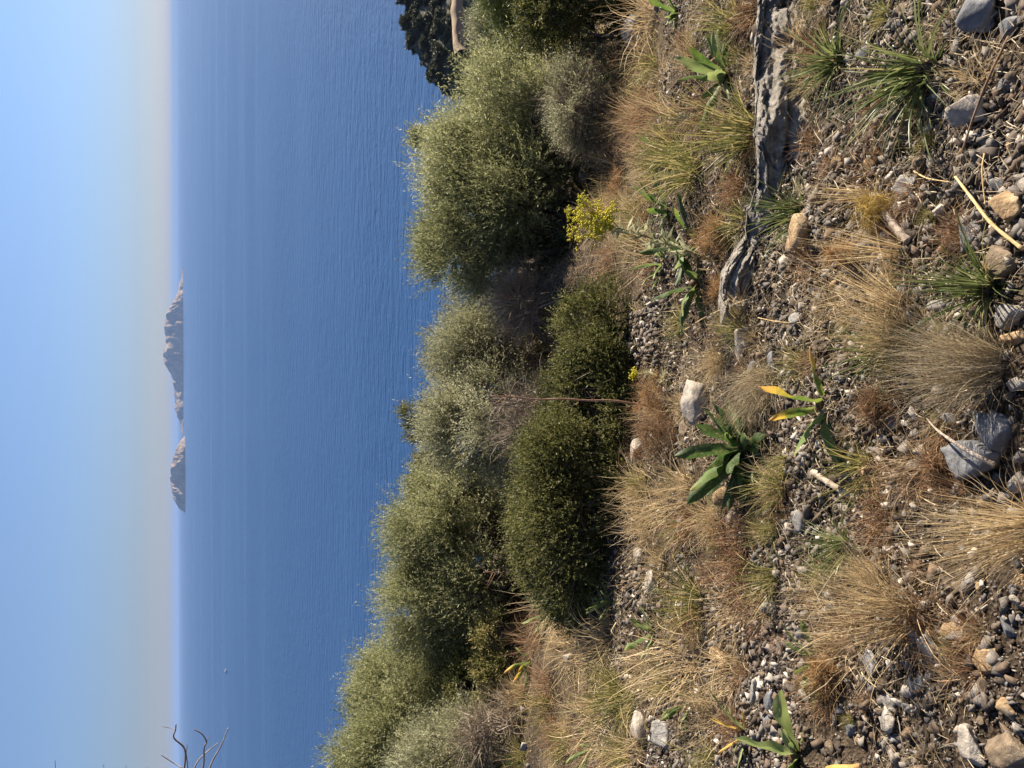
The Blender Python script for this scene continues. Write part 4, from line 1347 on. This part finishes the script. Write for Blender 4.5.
# grass carpet and straw litter, both uncountable
def carpet(n, y0, y1, hmin, hmax, wd, seed, thr, mat, power=1.0, lying=False, xk=0.66):
    r = np.random.default_rng(seed)
    y = y0 + (y1 - y0) * r.random(n) ** power
    x = (r.random(n) * 2 - 1) * (0.6 + xk * y)
    c = fbm(x * 0.9, y * 0.9, oct=3, seed=seed)
    k = r.random(n) < np.clip(0.5 + thr + 0.9 * c, 0, 1)
    x, y = x[k], y[k]; n = len(x)
    if lying:
        an = r.random(n) * 6.28
        d = np.stack([np.cos(an), np.sin(an), -0.33 * np.sin(an) + np.abs(r.normal(0, 0.12, n))], -1)
        z = gh(x, y) + 0.012 + 0.012 * r.random(n)
    else:
        d = r.normal(size=(n, 3)) * 0.5; d[:, 2] = 1.0
        z = gh(x, y) - 0.01
    mb = MB()
    strips(mb, np.stack([x, y, z], -1), norm(d), hmin + (hmax - hmin) * r.random(n) ** 1.5, wd * (0.6 + 0.8 * r.random(n)), r, 0.35 if lying else 0.9, 4, 0.1 if lying else 0.04)
    return mb.build('straw_litter' if lying else 'dry_grass', M[mat])


tag(carpet(15000, 3.2, 13.5, 0.03, 0.17, 0.006, 21, -0.18, 'straw', 0.8), kind='stuff')
tag(carpet(8000, 3.0, 12.0, 0.05, 0.16, 0.007, 22, 0.0, 'straw_green', 0.8), kind='stuff')
tag(carpet(36000, 0.8, 8.5, 0.02, 0.12, 0.0026, 23, 0.0, 'straw_grey', 1.1, True), kind='stuff')
tag(carpet(3500, 1.0, 4.4, 0.03, 0.12, 0.003, 24, -0.1, 'straw', 1.0), kind='stuff')


# ------------------------------------------------------------------ dry fennel clumps
def fluff(label, px, py, wpx, hpx, mat, seed, n=900):
    r = np.random.default_rng(seed)
    b = P(px, py); s = mpp(b)
    W, H = wpx * s, hpx * vertical_mpp(b) * 0.8
    root = empty('dry_fennel', (b[0], b[1], b[2] - 0.01)); tag(root, label, 'dry plant')
    lobes = make_lobes(W, W * 0.8, H, 7, r, 0.25)
    lobes[:, 2] *= 0.55 + 0.6 * r.random(len(lobes)); lobes[:, 3:] *= (0.6 + 0.9 * r.random(len(lobes)))[:, None]
    mb = MB(); twig_cloud(mb, lobes, n // 3, r, 0.07 + 0.08 * W, 0.001)
    idx = r.integers(len(lobes), size=n)
    d = norm(r.normal(size=(n, 3)))
    p = lobes[idx, :3] + d * lobes[idx, 3:] * r.random(n)[:, None] ** 0.5
    p[:, 2] = np.maximum(p[:, 2], 0.01)
    strips(mb, p, norm(r.normal(size=(n, 3)) + np.array([0, 0, 0.3])), (0.02 + 0.03 * r.random(n)), np.full(n, 0.002), r, 0.6, 4, 0.6)
    mb.build('feathery_foliage', M[mat], root)
    mb = MB()
    for k in range(5):
        e = lobes[k % len(lobes), :3]
        t = np.linspace(0, 1, 5)[:, None]
        mb.tube(np.array([0, 0, -0.02]) + (e * 1.1 + np.array([0, 0, 0.02])) * t + r.normal(size=(5, 3)) * 0.006 * t, 0.0035 * (1 - 0.6 * t[:, 0]), 5)
    mb.build('stem', M['stalk_brown'], root)


fluff('yellow-orange dried fennel sprig leaning on the grey dead stem', 886, 212, 36, 34, 'fluff_yellow', 1, 700)
fluff('orange dried fennel clump among the dry stems below the yellow sprig', 856, 256, 28, 36, 'fluff_orange', 2, 600)
fluff('large orange dried fennel clump between the two squills and the ledge', 726, 236, 60, 28, 'fluff_orange', 3, 1600)
fluff('orange dried fennel patch right below the lower of the two small squills', 726, 292, 38, 20, 'fluff_orange', 4, 800)
fluff('reddish-brown dried fennel puff at the edge of the large greyish straw tuft', 884, 408, 38, 26, 'fluff_brown', 5, 900)
fluff('big brown dried fennel heap at the foot of the tall dry stalk', 672, 436, 62, 50, 'fluff_brown', 6, 2200)
fluff('orange dried fennel tangle just above the foot of the tall dry stalk', 668, 396, 56, 44, 'fluff_orange', 7, 1500)
fluff('small brown dried puff beside the slate slab', 946, 464, 36, 24, 'fluff_brown', 8, 700)
fluff('golden dried tangle under the leaves of the small squill on the bare slope', 832, 672, 34, 26, 'fluff_orange', 9, 800)
fluff('orange lichen-coloured dry clump above the yellow flower spray', 628, 186, 40, 30, 'fluff_orange', 10, 700)
fluff('brownish dry clump beside the squill at the top of the picture', 690, 42, 26, 22, 'fluff_brown', 11, 500)


# ------------------------------------------------------------------ squills: strap-leaved plants
def strap_leaf(mb, base, az, tilt, ln, wd, droop, r, twist=0.0, fold=0.25, narrow=0.0):
    n, mth = 18, 7
    t = np.linspace(0, 1, n)
    el = np.pi / 2 - tilt - droop * t ** 1.6
    dx = np.cos(el) * math.cos(az); dy = np.cos(el) * math.sin(az); dz = np.sin(el)
    D = np.stack([dx, dy, dz], -1)
    C = base + np.concatenate([[np.zeros(3)], np.cumsum((D[:-1] + D[1:]) / 2 * ln / (n - 1), axis=0)])
    side0 = np.array([-math.sin(az), math.cos(az), 0])
    tw = twist * t + 0.3 * np.sin(t * 6 + r.random() * 6)
    nrm = np.cross(D, side0)
    side = side0[None] * np.cos(tw)[:, None] + nrm * np.sin(tw)[:, None]
    up = np.cross(side, D)
    w = wd * (0.5 + 0.5 * np.sin(np.clip((t + 0.12) / 1.12, 0, 1) * np.pi * (0.78 + narrow)) ** 0.9) * np.clip((1 - t) / 0.22, 0, 1) ** 0.6
    w = np.maximum(w, 0.0008)
    s = np.linspace(-1, 1, mth)
    V = C[:, None] + side[:, None] * (s[None] * w[:, None] / 2)[..., None] + up[:, None] * ((np.abs(s)[None] ** 1.4) * w[:, None] * fold)[..., None]
    V += (0.1 * wd * np.sin(t * 17 + r.random() * 6))[:, None, None] * (s[None, :, None]) * up[:, None]
    a = np.repeat(t, mth)
    mb.add(V.reshape(-1, 3), grid_faces(n, mth), a)


def squill(label, px, py, lpx, mats, leaves_, seed, wd=0.2):
    """leaves_: (direction in the picture, degrees: 0 = straight up the plant, + towards the picture's bottom; depth tilt; length)"""
    r = np.random.default_rng(seed)
    b = P(px, py); s = vertical_mpp(b) * 0.5 + mpp(b) * 0.5
    root = empty('squill', (b[0], b[1], b[2] - 0.01)); tag(root, label, 'plant')
    extra = [(r.normal() * 34, r.normal() * 22 + 4, 0.6 + 0.4 * r.random()) for _ in range(14 if lpx == 60 else 2 + len(leaves_) // 2)] if len(leaves_) != 6 or lpx < 60 else []
    for k, (ang, dep, lf) in enumerate(list(leaves_) + extra):
        L = lpx * s * lf
        # lean: ang to the left(+)/right(-), dep towards the camera
        vx = -math.sin(R(ang)); vy = -math.sin(R(dep)); vz = max(0.15, math.cos(R(ang)) * math.cos(R(dep)))
        az = math.atan2(vy, vx); tilt = math.acos(min(1, vz / math.sqrt(vx * vx + vy * vy + vz * vz)))
        mb = MB()
        st = np.array([math.cos(az), math.sin(az), 0]) * 0.012
        strap_leaf(mb, st, az, tilt, L, L * wd * (0.6 + 0.25 * r.random()), 0.25 + 0.55 * r.random(), r, r.normal() * 0.4)
        mb.build('leaf', M[mats[k % len(mats)]], root, smooth=True)
    mb = MB()
    v, f = ICO[2]
    mb.add(v * np.array([0.022, 0.022, 0.03]) * (lpx * s / 0.25) + np.array([0, 0, 0.002]), f, 0.1)
    mb.build('bulb_neck', M['leaf_brown'], root, smooth=True)


squill('big dark green squill with many broad leaves in front of the whitish boulder', 744, 447, 60, ['squill_dark', 'squill_dark', 'squill_mid', 'squill_dark'],
       [(-34, 5, 0.95), (-16, -10, 0.85), (-8, 15, 0.95), (-50, 10, 0.7), (4, -15, 1.05), (10, 20, 1.0), (18, 0, 1.15), (26, 25, 0.95), (34, -10, 1.2), (42, 10, 1.1), (50, 25, 1.0), (60, 0, 0.95), (70, 25, 0.8), (22, 45, 0.8), (0, 45, 0.75), (84, 15, 0.6), (48, -25, 0.95), (30, 40, 0.9)], 1, 0.25)
squill('yellowing squill with orange leaf tips at the centre of the slope', 822, 406, 66, ['squill_yellow', 'squill_yellow', 'squill_mid', 'squill_mid', 'squill_mid', 'squill_yellow'],
       [(-42, 15, 0.95), (-4, 0, 1.12), (24, 15, 1.12), (38, 30, 0.95), (58, 30, 0.95), (10, -20, 0.7)], 2, 0.2)
squill('sunlit green squill at the top of the picture behind the bedrock ledge', 724, 76, 54, ['squill_mid', 'squill_pale'],
       [(-35, 10, 0.75), (-16, 20, 0.95), (0, 0, 1.0), (14, 25, 1.0), (30, 10, 0.85), (46, 30, 0.7), (-55, 20, 0.6)], 3, 0.24)
squill('dark squill, the lower of the two above the orange fennel', 696, 284, 66, ['squill_dark', 'squill_mid'],
       [(-30, 10, 0.9), (-12, 20, 0.85), (6, 0, 0.8), (22, 20, 0.9), (40, 10, 0.8), (60, 30, 0.6)], 4, 0.22)
squill('dark squill, the upper of the two above the orange fennel', 694, 244, 62, ['squill_dark', 'squill_mid'],
       [(-40, 10, 0.8), (-18, 20, 0.9), (2, 0, 1.0), (24, 20, 0.9), (44, 10, 0.8), (64, 30, 0.6)], 5, 0.22)
squill('pale green squill with broad leaves at the bottom edge of the picture', 796, 757, 76, ['squill_pale'],
       [(-46, 10, 1.05), (-30, 20, 0.95), (-14, 0, 1.0), (-4, 25, 0.9), (6, 15, 0.95), (-62, 30, 0.6), (22, 30, 0.8)], 6, 0.24)
squill('small squill with short bright leaves beside the golden tuft', 812, 660, 46, ['squill_mid', 'squill_pale'],
       [(-48, 10, 1.05), (-14, 0, 0.85), (6, 20, 0.8), (24, 10, 0.7)], 7, 0.22)
squill('little pale squill in the grass of the lower slope', 652, 632, 34, ['squill_pale', 'squill_mid'],
       [(-16, 10, 0.9), (6, 0, 1.0), (30, 15, 0.85), (50, 20, 0.6)], 8, 0.28)
squill('little squill in the straw at the top edge of the picture', 676, 14, 32, ['squill_pale', 'squill_mid'],
       [(-24, 10, 0.9), (-2, 0, 1.0), (24, 15, 0.9), (46, 20, 0.7)], 9, 0.24)
squill('half-withered squill with thin straw-coloured leaves above the pale squill', 744, 734, 48, ['squill_pale', 'leaf_yellow'],
       [(-34, 10, 1.0), (-18, 0, 0.95), (2, 15, 0.8), (-50, 20, 0.7)], 10, 0.13)
squill('narrow-leaved squill below the yellow flower spray', 668, 212, 44, ['squill_mid', 'squill_dark'],
       [(-40, 10, 0.9), (-20, 0, 0.9), (4, 15, 1.0), (26, 20, 0.8), (48, 10, 0.8)], 11, 0.16)
squill('small fresh squill in the dry grass below the rubble strip', 548, 612, 30, ['squill_pale', 'squill_mid'],
       [(-24, 10, 0.9), (4, 0, 1.0), (30, 15, 0.85), (52, 20, 0.7)], 12, 0.24)
squill('small yellowish squill in the dry grass beside the low mastic', 530, 660, 30, ['squill_pale', 'squill_yellow'],
       [(-30, 10, 0.9), (0, 0, 1.0), (24, 15, 0.9), (46, 20, 0.7)], 13, 0.2)


for k, (lab, px, py, l) in enumerate([
    ('small strap-leaved plant in the straw above the upper dark squill', 664, 150, 34),
    ('small strap-leaved plant behind the large orange fennel clump', 664, 262, 40),
    ('small strap-leaved plant in the grass between the cream block and the pale squill', 690, 700, 34),
    ('small strap-leaved plant in the straw near the weathered rock', 610, 600, 28),
    ('small strap-leaved plant at the foot of the spiny shrub', 612, 78, 30),
    ('small strap-leaved plant in the grass near the bottom edge', 590, 748, 28)]):
    squill(lab, px, py, l, ['squill_mid', 'squill_pale'], [(-44, 10, 0.8), (-22, 20, 0.95), (0, 0, 1.0), (22, 20, 0.9), (46, 10, 0.8)], 30 + k, 0.18)


# fallen leaf
def lying_leaf(label, px, py, lpx, az, mat, seed, wd=0.2):
    r = np.random.default_rng(seed)
    b = P(px, py); s = mpp(b)
    mb = MB(); strap_leaf(mb, np.zeros(3), R(az), R(72), lpx * s, lpx * s * wd, 0.5, r, 0.3, 0.3)
    o = mb.build('fallen_leaf', M[mat], smooth=True, loc=(b[0], b[1], b[2] + 0.012))
    tag(o, label, 'leaf')


lying_leaf('fallen yellow leaf lying at the bottom edge of the picture', 862, 766, 52, 120, 'leaf_yellow', 3)
lying_leaf('curled tan dead leaf under the lush dark green clump', 924, 72, 42, -72, 'leaf_brown', 4, 0.2)
lying_leaf('dark brown curled dead leaf under the straw stalk', 956, 226, 30, 150, 'leaf_brown', 5, 0.34)


# ------------------------------------------------------------------ sticks and stalks
def stick(name, label, pix, rad, mat, cat, lifts=None, sides=7, n=24, taper=0.5, jitter=0.0):
    pts = [P(px, py, (lifts[k] if lifts else 0.02)) for k, (px, py) in enumerate(pix)]
    L = smooth_line(pts, n)
    L += rng.normal(size=L.shape) * jitter * 0.5
    t = np.linspace(0, 1, n)
    mb = MB()
    o0 = L[0].copy()
    mb.tube(L - o0, rad * (1 - taper * t) * (1 + 0.1 * np.sin(t * 40)), sides)
    o = mb.build(name, M[mat], smooth=True, loc=tuple(o0))
    tag(o, label, cat)
    return o


stick('stick', 'long curved brown stick lying across the gravel near the top right corner', [(1013, 38), (1000, 80), (985, 118), (970, 148), (957, 166)], 0.0045, 'stalk_brown', 'stick', [0.02, 0.05, 0.05, 0.03, 0.012])
stick('dry_stalk', 'straw-coloured stalk reaching in from the right edge over the blue-grey wedge stone', [(1032, 250), (1008, 226), (985, 200), (962, 178)], 0.0055, 'stalk_straw', 'stalk', [0.04, 0.07, 0.06, 0.03], taper=0.3)
stick('stick', 'thin grey pointed stick lying on the slate slab', [(1012, 464), (990, 448), (962, 430), (938, 418)], 0.0072, 'deadwood', 'stick', [0.07, 0.1, 0.1, 0.05], taper=0.75)
stick('woody_stick', 'thick whitish dead stem lying by the yellow-orange fennel sprig', [(913, 242), (900, 226), (888, 210), (876, 196)], 0.014, 'deadwood', 'stick', [0.02, 0.03, 0.03, 0.02], taper=0.15, sides=9)
stick('woody_stick', 'pale bare root-like stem below the big dark squill', [(730, 420), (735, 440), (742, 462), (748, 486)], 0.013, 'deadwood', 'stick', [0.02, 0.025, 0.02, 0.01], taper=0.2)
stick('woody_stick', 'half-buried grey branch in the litter below the yellowing squill', [(816, 472), (832, 482), (848, 492), (862, 500)], 0.014, 'deadwood', 'stick', [0.015, 0.02, 0.02, 0.005], taper=0.3)
stick('straw_stem', 'long thin straw stem crossing the dark slope below the ledge', [(690, 330), (720, 316), (756, 300)], 0.004, 'stalk_straw', 'stem', [0.04, 0.08, 0.06])
stick('straw_stem', 'thin straw stem lying over the shaded gravel beside the white splinter', [(766, 318), (786, 322), (806, 323)], 0.0022, 'stalk_straw', 'stem', [0.05, 0.05, 0.03])
stick('straw_stem', 'thin straw stem standing across the gravel above the cream block', [(990, 150), (991, 172), (992, 206)], 0.003, 'stalk_straw', 'stem', [0.02, 0.04, 0.03])
stick('straw_stem', 'thin bent straw stem in front of the grey quartz-veined stone', [(918, 172), (938, 180), (956, 183)], 0.003, 'stalk_straw', 'stem', [0.02, 0.05, 0.03])

# tall dry stalk in front of the mastic thicket
def tall_stalk():
    b = P(664, 408); h = 158 * vertical_mpp(b)
    root = empty('dry_stalk', tuple(b)); tag(root, 'tall bare pinkish stalk standing up in front of the mastic thicket', 'stalk')
    n = 20; t = np.linspace(0, 1, n)
    L = np.stack([0.085 * t * h + 0.016 * np.sin(t * 5.2) + 0.004 * np.sin(t * 23), 0.02 * t, t * h - 0.03], -1)
    mb = MB(); mb.tube(L, 0.0095 * (1 - 0.6 * t), 8)
    mb.build('stem', M['stalk_pink'], root, smooth=True)
    for k, (tt, sx, ln) in enumerate([(0.42, 0.6, 0.1), (0.9, -0.4, 0.16), (0.97, 0.55, 0.13), (0.8, 0.7, 0.12)]):
        p = np.array([0.085 * tt * h, 0.02 * tt, tt * h - 0.03])
        q = np.linspace(0, 1, 6)[:, None]
        mb = MB(); mb.tube(p + q * np.array([sx * ln, 0.02, ln]) + q ** 2 * np.array([sx * 0.03, 0, -0.02]), 0.003 * (1 - 0.6 * q[:, 0]), 5)
        mb.build('twig', M['stalk_pink'], root, smooth=True)


tall_stalk()


def small_stalk(label, px, py, hpx, lean, seed):
    r = np.random.default_rng(seed)
    b = P(px, py); h = hpx * vertical_mpp(b)
    root = empty('dry_stalk', tuple(b)); tag(root, label, 'stalk')
    t = np.linspace(0, 1, 12)
    mb = MB(); mb.tube(np.stack([lean * t * h, 0 * t, t * h - 0.02], -1) + r.normal(size=(12, 3)) * 0.006, 0.012 * (1 - 0.6 * t), 6)
    mb.build('stem', M['stalk_pink'], root)
    mb = MB()
    for k in range(6):
        tt = 0.5 + 0.5 * r.random(); q = np.linspace(0, 1, 4)[:, None]
        mb.tube(np.array([lean * tt * h, 0, tt * h]) + q * np.array([r.normal() * 0.12, r.normal() * 0.1, 0.12]), 0.004 * (1 - 0.6 * q[:, 0]), 4)
    mb.build('twig', M['stalk_pink'], root)


small_stalk('bare reddish stalk standing in the dark hollow below the silvery olives', 540, 568, 56, 0.02, 1)
small_stalk('pale bare stalk standing before the silvery olive tree', 520, 553, 58, 0.02, 2)


# yellow flower spray
def flower_plant(label, base, tip, rpx, n, seed, leaves_n=26, stem=0.006):
    r = np.random.default_rng(seed)
    b = P(*base)
    y_t = b[1] + 0.12
    t3 = at_y(tip[0], tip[1], y_t)
    root = empty('flowering_plant', tuple(b)); tag(root, label, 'flower')
    e = t3 - b
    t = np.linspace(0, 1, 18)[:, None]
    L = e * t + np.array([0, 0, -0.06 * np.linalg.norm(e)]) * np.sin(t * np.pi)
    L[0, 2] -= 0.02
    mb = MB(); mb.tube(L, stem * (1 - 0.5 * t[:, 0]), 7); mb.build('stem', M['stem_green'], root, smooth=True)
    Rr = rpx * mpp(t3)
    # flower head: many small florets on fine stalks
    mb = MB(); ms = MB()
    v, f = ICO[1]
    nc = 1 if n < 35 else max(3, n // 9)
    for c in range(nc):
        # separate heads, the lower ones on longer side stalks
        at = L[-1 - int((c / nc) * 4)]
        d = norm(r.normal(size=3)); d[2] = abs(d[2]) * 0.8
        hc = at + d * Rr * (0.35 + 0.75 * r.random()) + np.array([0, 0, Rr * 0.25])
        tt = np.linspace(0, 1, 4)[:, None]
        ms.tube(at + (hc - at) * tt + np.array([0, 0, -0.012]) * np.sin(tt * np.pi), 0.0022, 4)
        age = r.random()
        for k in range(n // nc):
            q = hc + r.normal(size=3) * np.array([1, 1, 0.45]) * Rr * 0.16
            for j in range(6):
                mb.add(v * (0.004 + 0.004 * r.random()) * np.array([1, 1, 0.6]) + q + r.normal(size=3) * 0.01, f, min(1, max(0, age * 0.6 + 0.5 * r.random())))
            if k % 3 == 0:
                ms.tube(np.stack([hc - np.array([0, 0, Rr * 0.15]), q]), 0.0011, 3)
    mb.build('flower_head', M['petal'], root)
    ms.build('flower_stalks', M['stem_green'], root)
    mb = MB()
    if leaves_n:
        k = r.integers(4, 16, leaves_n)
        strips_b = L[k]
        d = norm(norm(e)[None] * 0.6 + r.normal(size=(leaves_n, 3)) * 0.7)
        leaves(mb, strips_b, d, norm(r.normal(size=(leaves_n, 3))), 0.07 + 0.06 * r.random(leaves_n), 0.012 + 0.008 * r.random(leaves_n), np.clip(r.normal(0.6, 0.15, leaves_n), 0, 1))
        mb.build('stem_leaves', M['olive_grey'], root)


flower_plant('bright yellow flower spray on a long leaning stem beside the dark olive shrub', (716, 262), (592, 220), 27, 210, 1, 130)
flower_plant('small yellow flower tuft at the right edge near the grey lumpy stone', (998, 318), (982, 318), 14, 40, 2, 14, 0.003)
flower_plant('small yellow flower head rising above the dark hollow', (560, 462), (495, 457), 4, 30, 3, 0, 0.005)
flower_plant('pale yellow-green flowering sprig at the foot of the orange fennel tangle', (672, 380), (640, 372), 14, 18, 4, 40, 0.004)


# dead branches reaching in from the lower left
def dead_tree():
    yv = 3.3
    def q(px, py, dy=0.0): return at_y(px, py, yv + dy)
    fork = q(186, 800)
    bx = q(300, 900)[0] - 0.2
    base = np.array([bx, yv + 0.1, float(gh(bx, yv + 0.1)) - 0.05])
    root = empty('dead_tree', tuple(base)); tag(root, 'bare grey dead twigs reaching in at the lower left corner of the picture', 'dead tree')
    mb = MB()
    L = smooth_line([base, base + np.array([0.05, 0, 0.8]), (base + fork) / 2 + np.array([-0.05, 0, 0.3]), fork], 20) - base
    mb.tube(L, np.linspace(0.05, 0.014, 20), 8)
    mb.build('trunk', M['deadwood'], root, smooth=True)
    br = [([(186, 800), (184, 775), (185, 750), (174, 738), (175.5, 730), (176, 724)], 0.0075),
          ([(175.5, 729), (170, 728), (162, 726.5)], 0.0025),
          ([(186, 752), (187, 748), (187, 744)], 0.0035),
          ([(187, 800), (188, 772), (186, 752)], 0.006),
          ([(182, 768), (172, 762), (161, 755)], 0.0045),
          ([(192, 800), (203, 768), (204, 748), (206.5, 742), (202, 734), (194, 729.5)], 0.0065),
          ([(206.5, 742), (208, 738), (209.5, 735)], 0.0025),
          ([(186, 800), (194, 770), (199, 760), (208, 751), (218, 743)], 0.0058),
          ([(190, 800), (206, 775), (214, 758), (222, 744), (228, 728)], 0.0062),
          ([(150, 800), (148, 778), (147, 766)], 0.0025), ([(130, 800), (127, 776), (126, 765)], 0.0025),
          ([(110, 800), (106, 776), (103, 764)], 0.0025), ([(58, 800), (56, 776), (55, 760)], 0.003), ([(186, 800), (150, 803), (110, 801), (60, 802)], 0.009)]
    for k, (pp, rad) in enumerate(br):
        n = 6 * len(pp)
        L = smooth_line([q(a, c, 0.03 * math.sin(k * 2.1)) if j else q(a, c) for j, (a, c) in enumerate(pp)], n) - base
        mb = MB(); mb.tube(L, rad * 0.62 * np.linspace(1, 0.5, n), 6)
        mb.build('branch', M['deadwood'], root, smooth=True)


dead_tree()
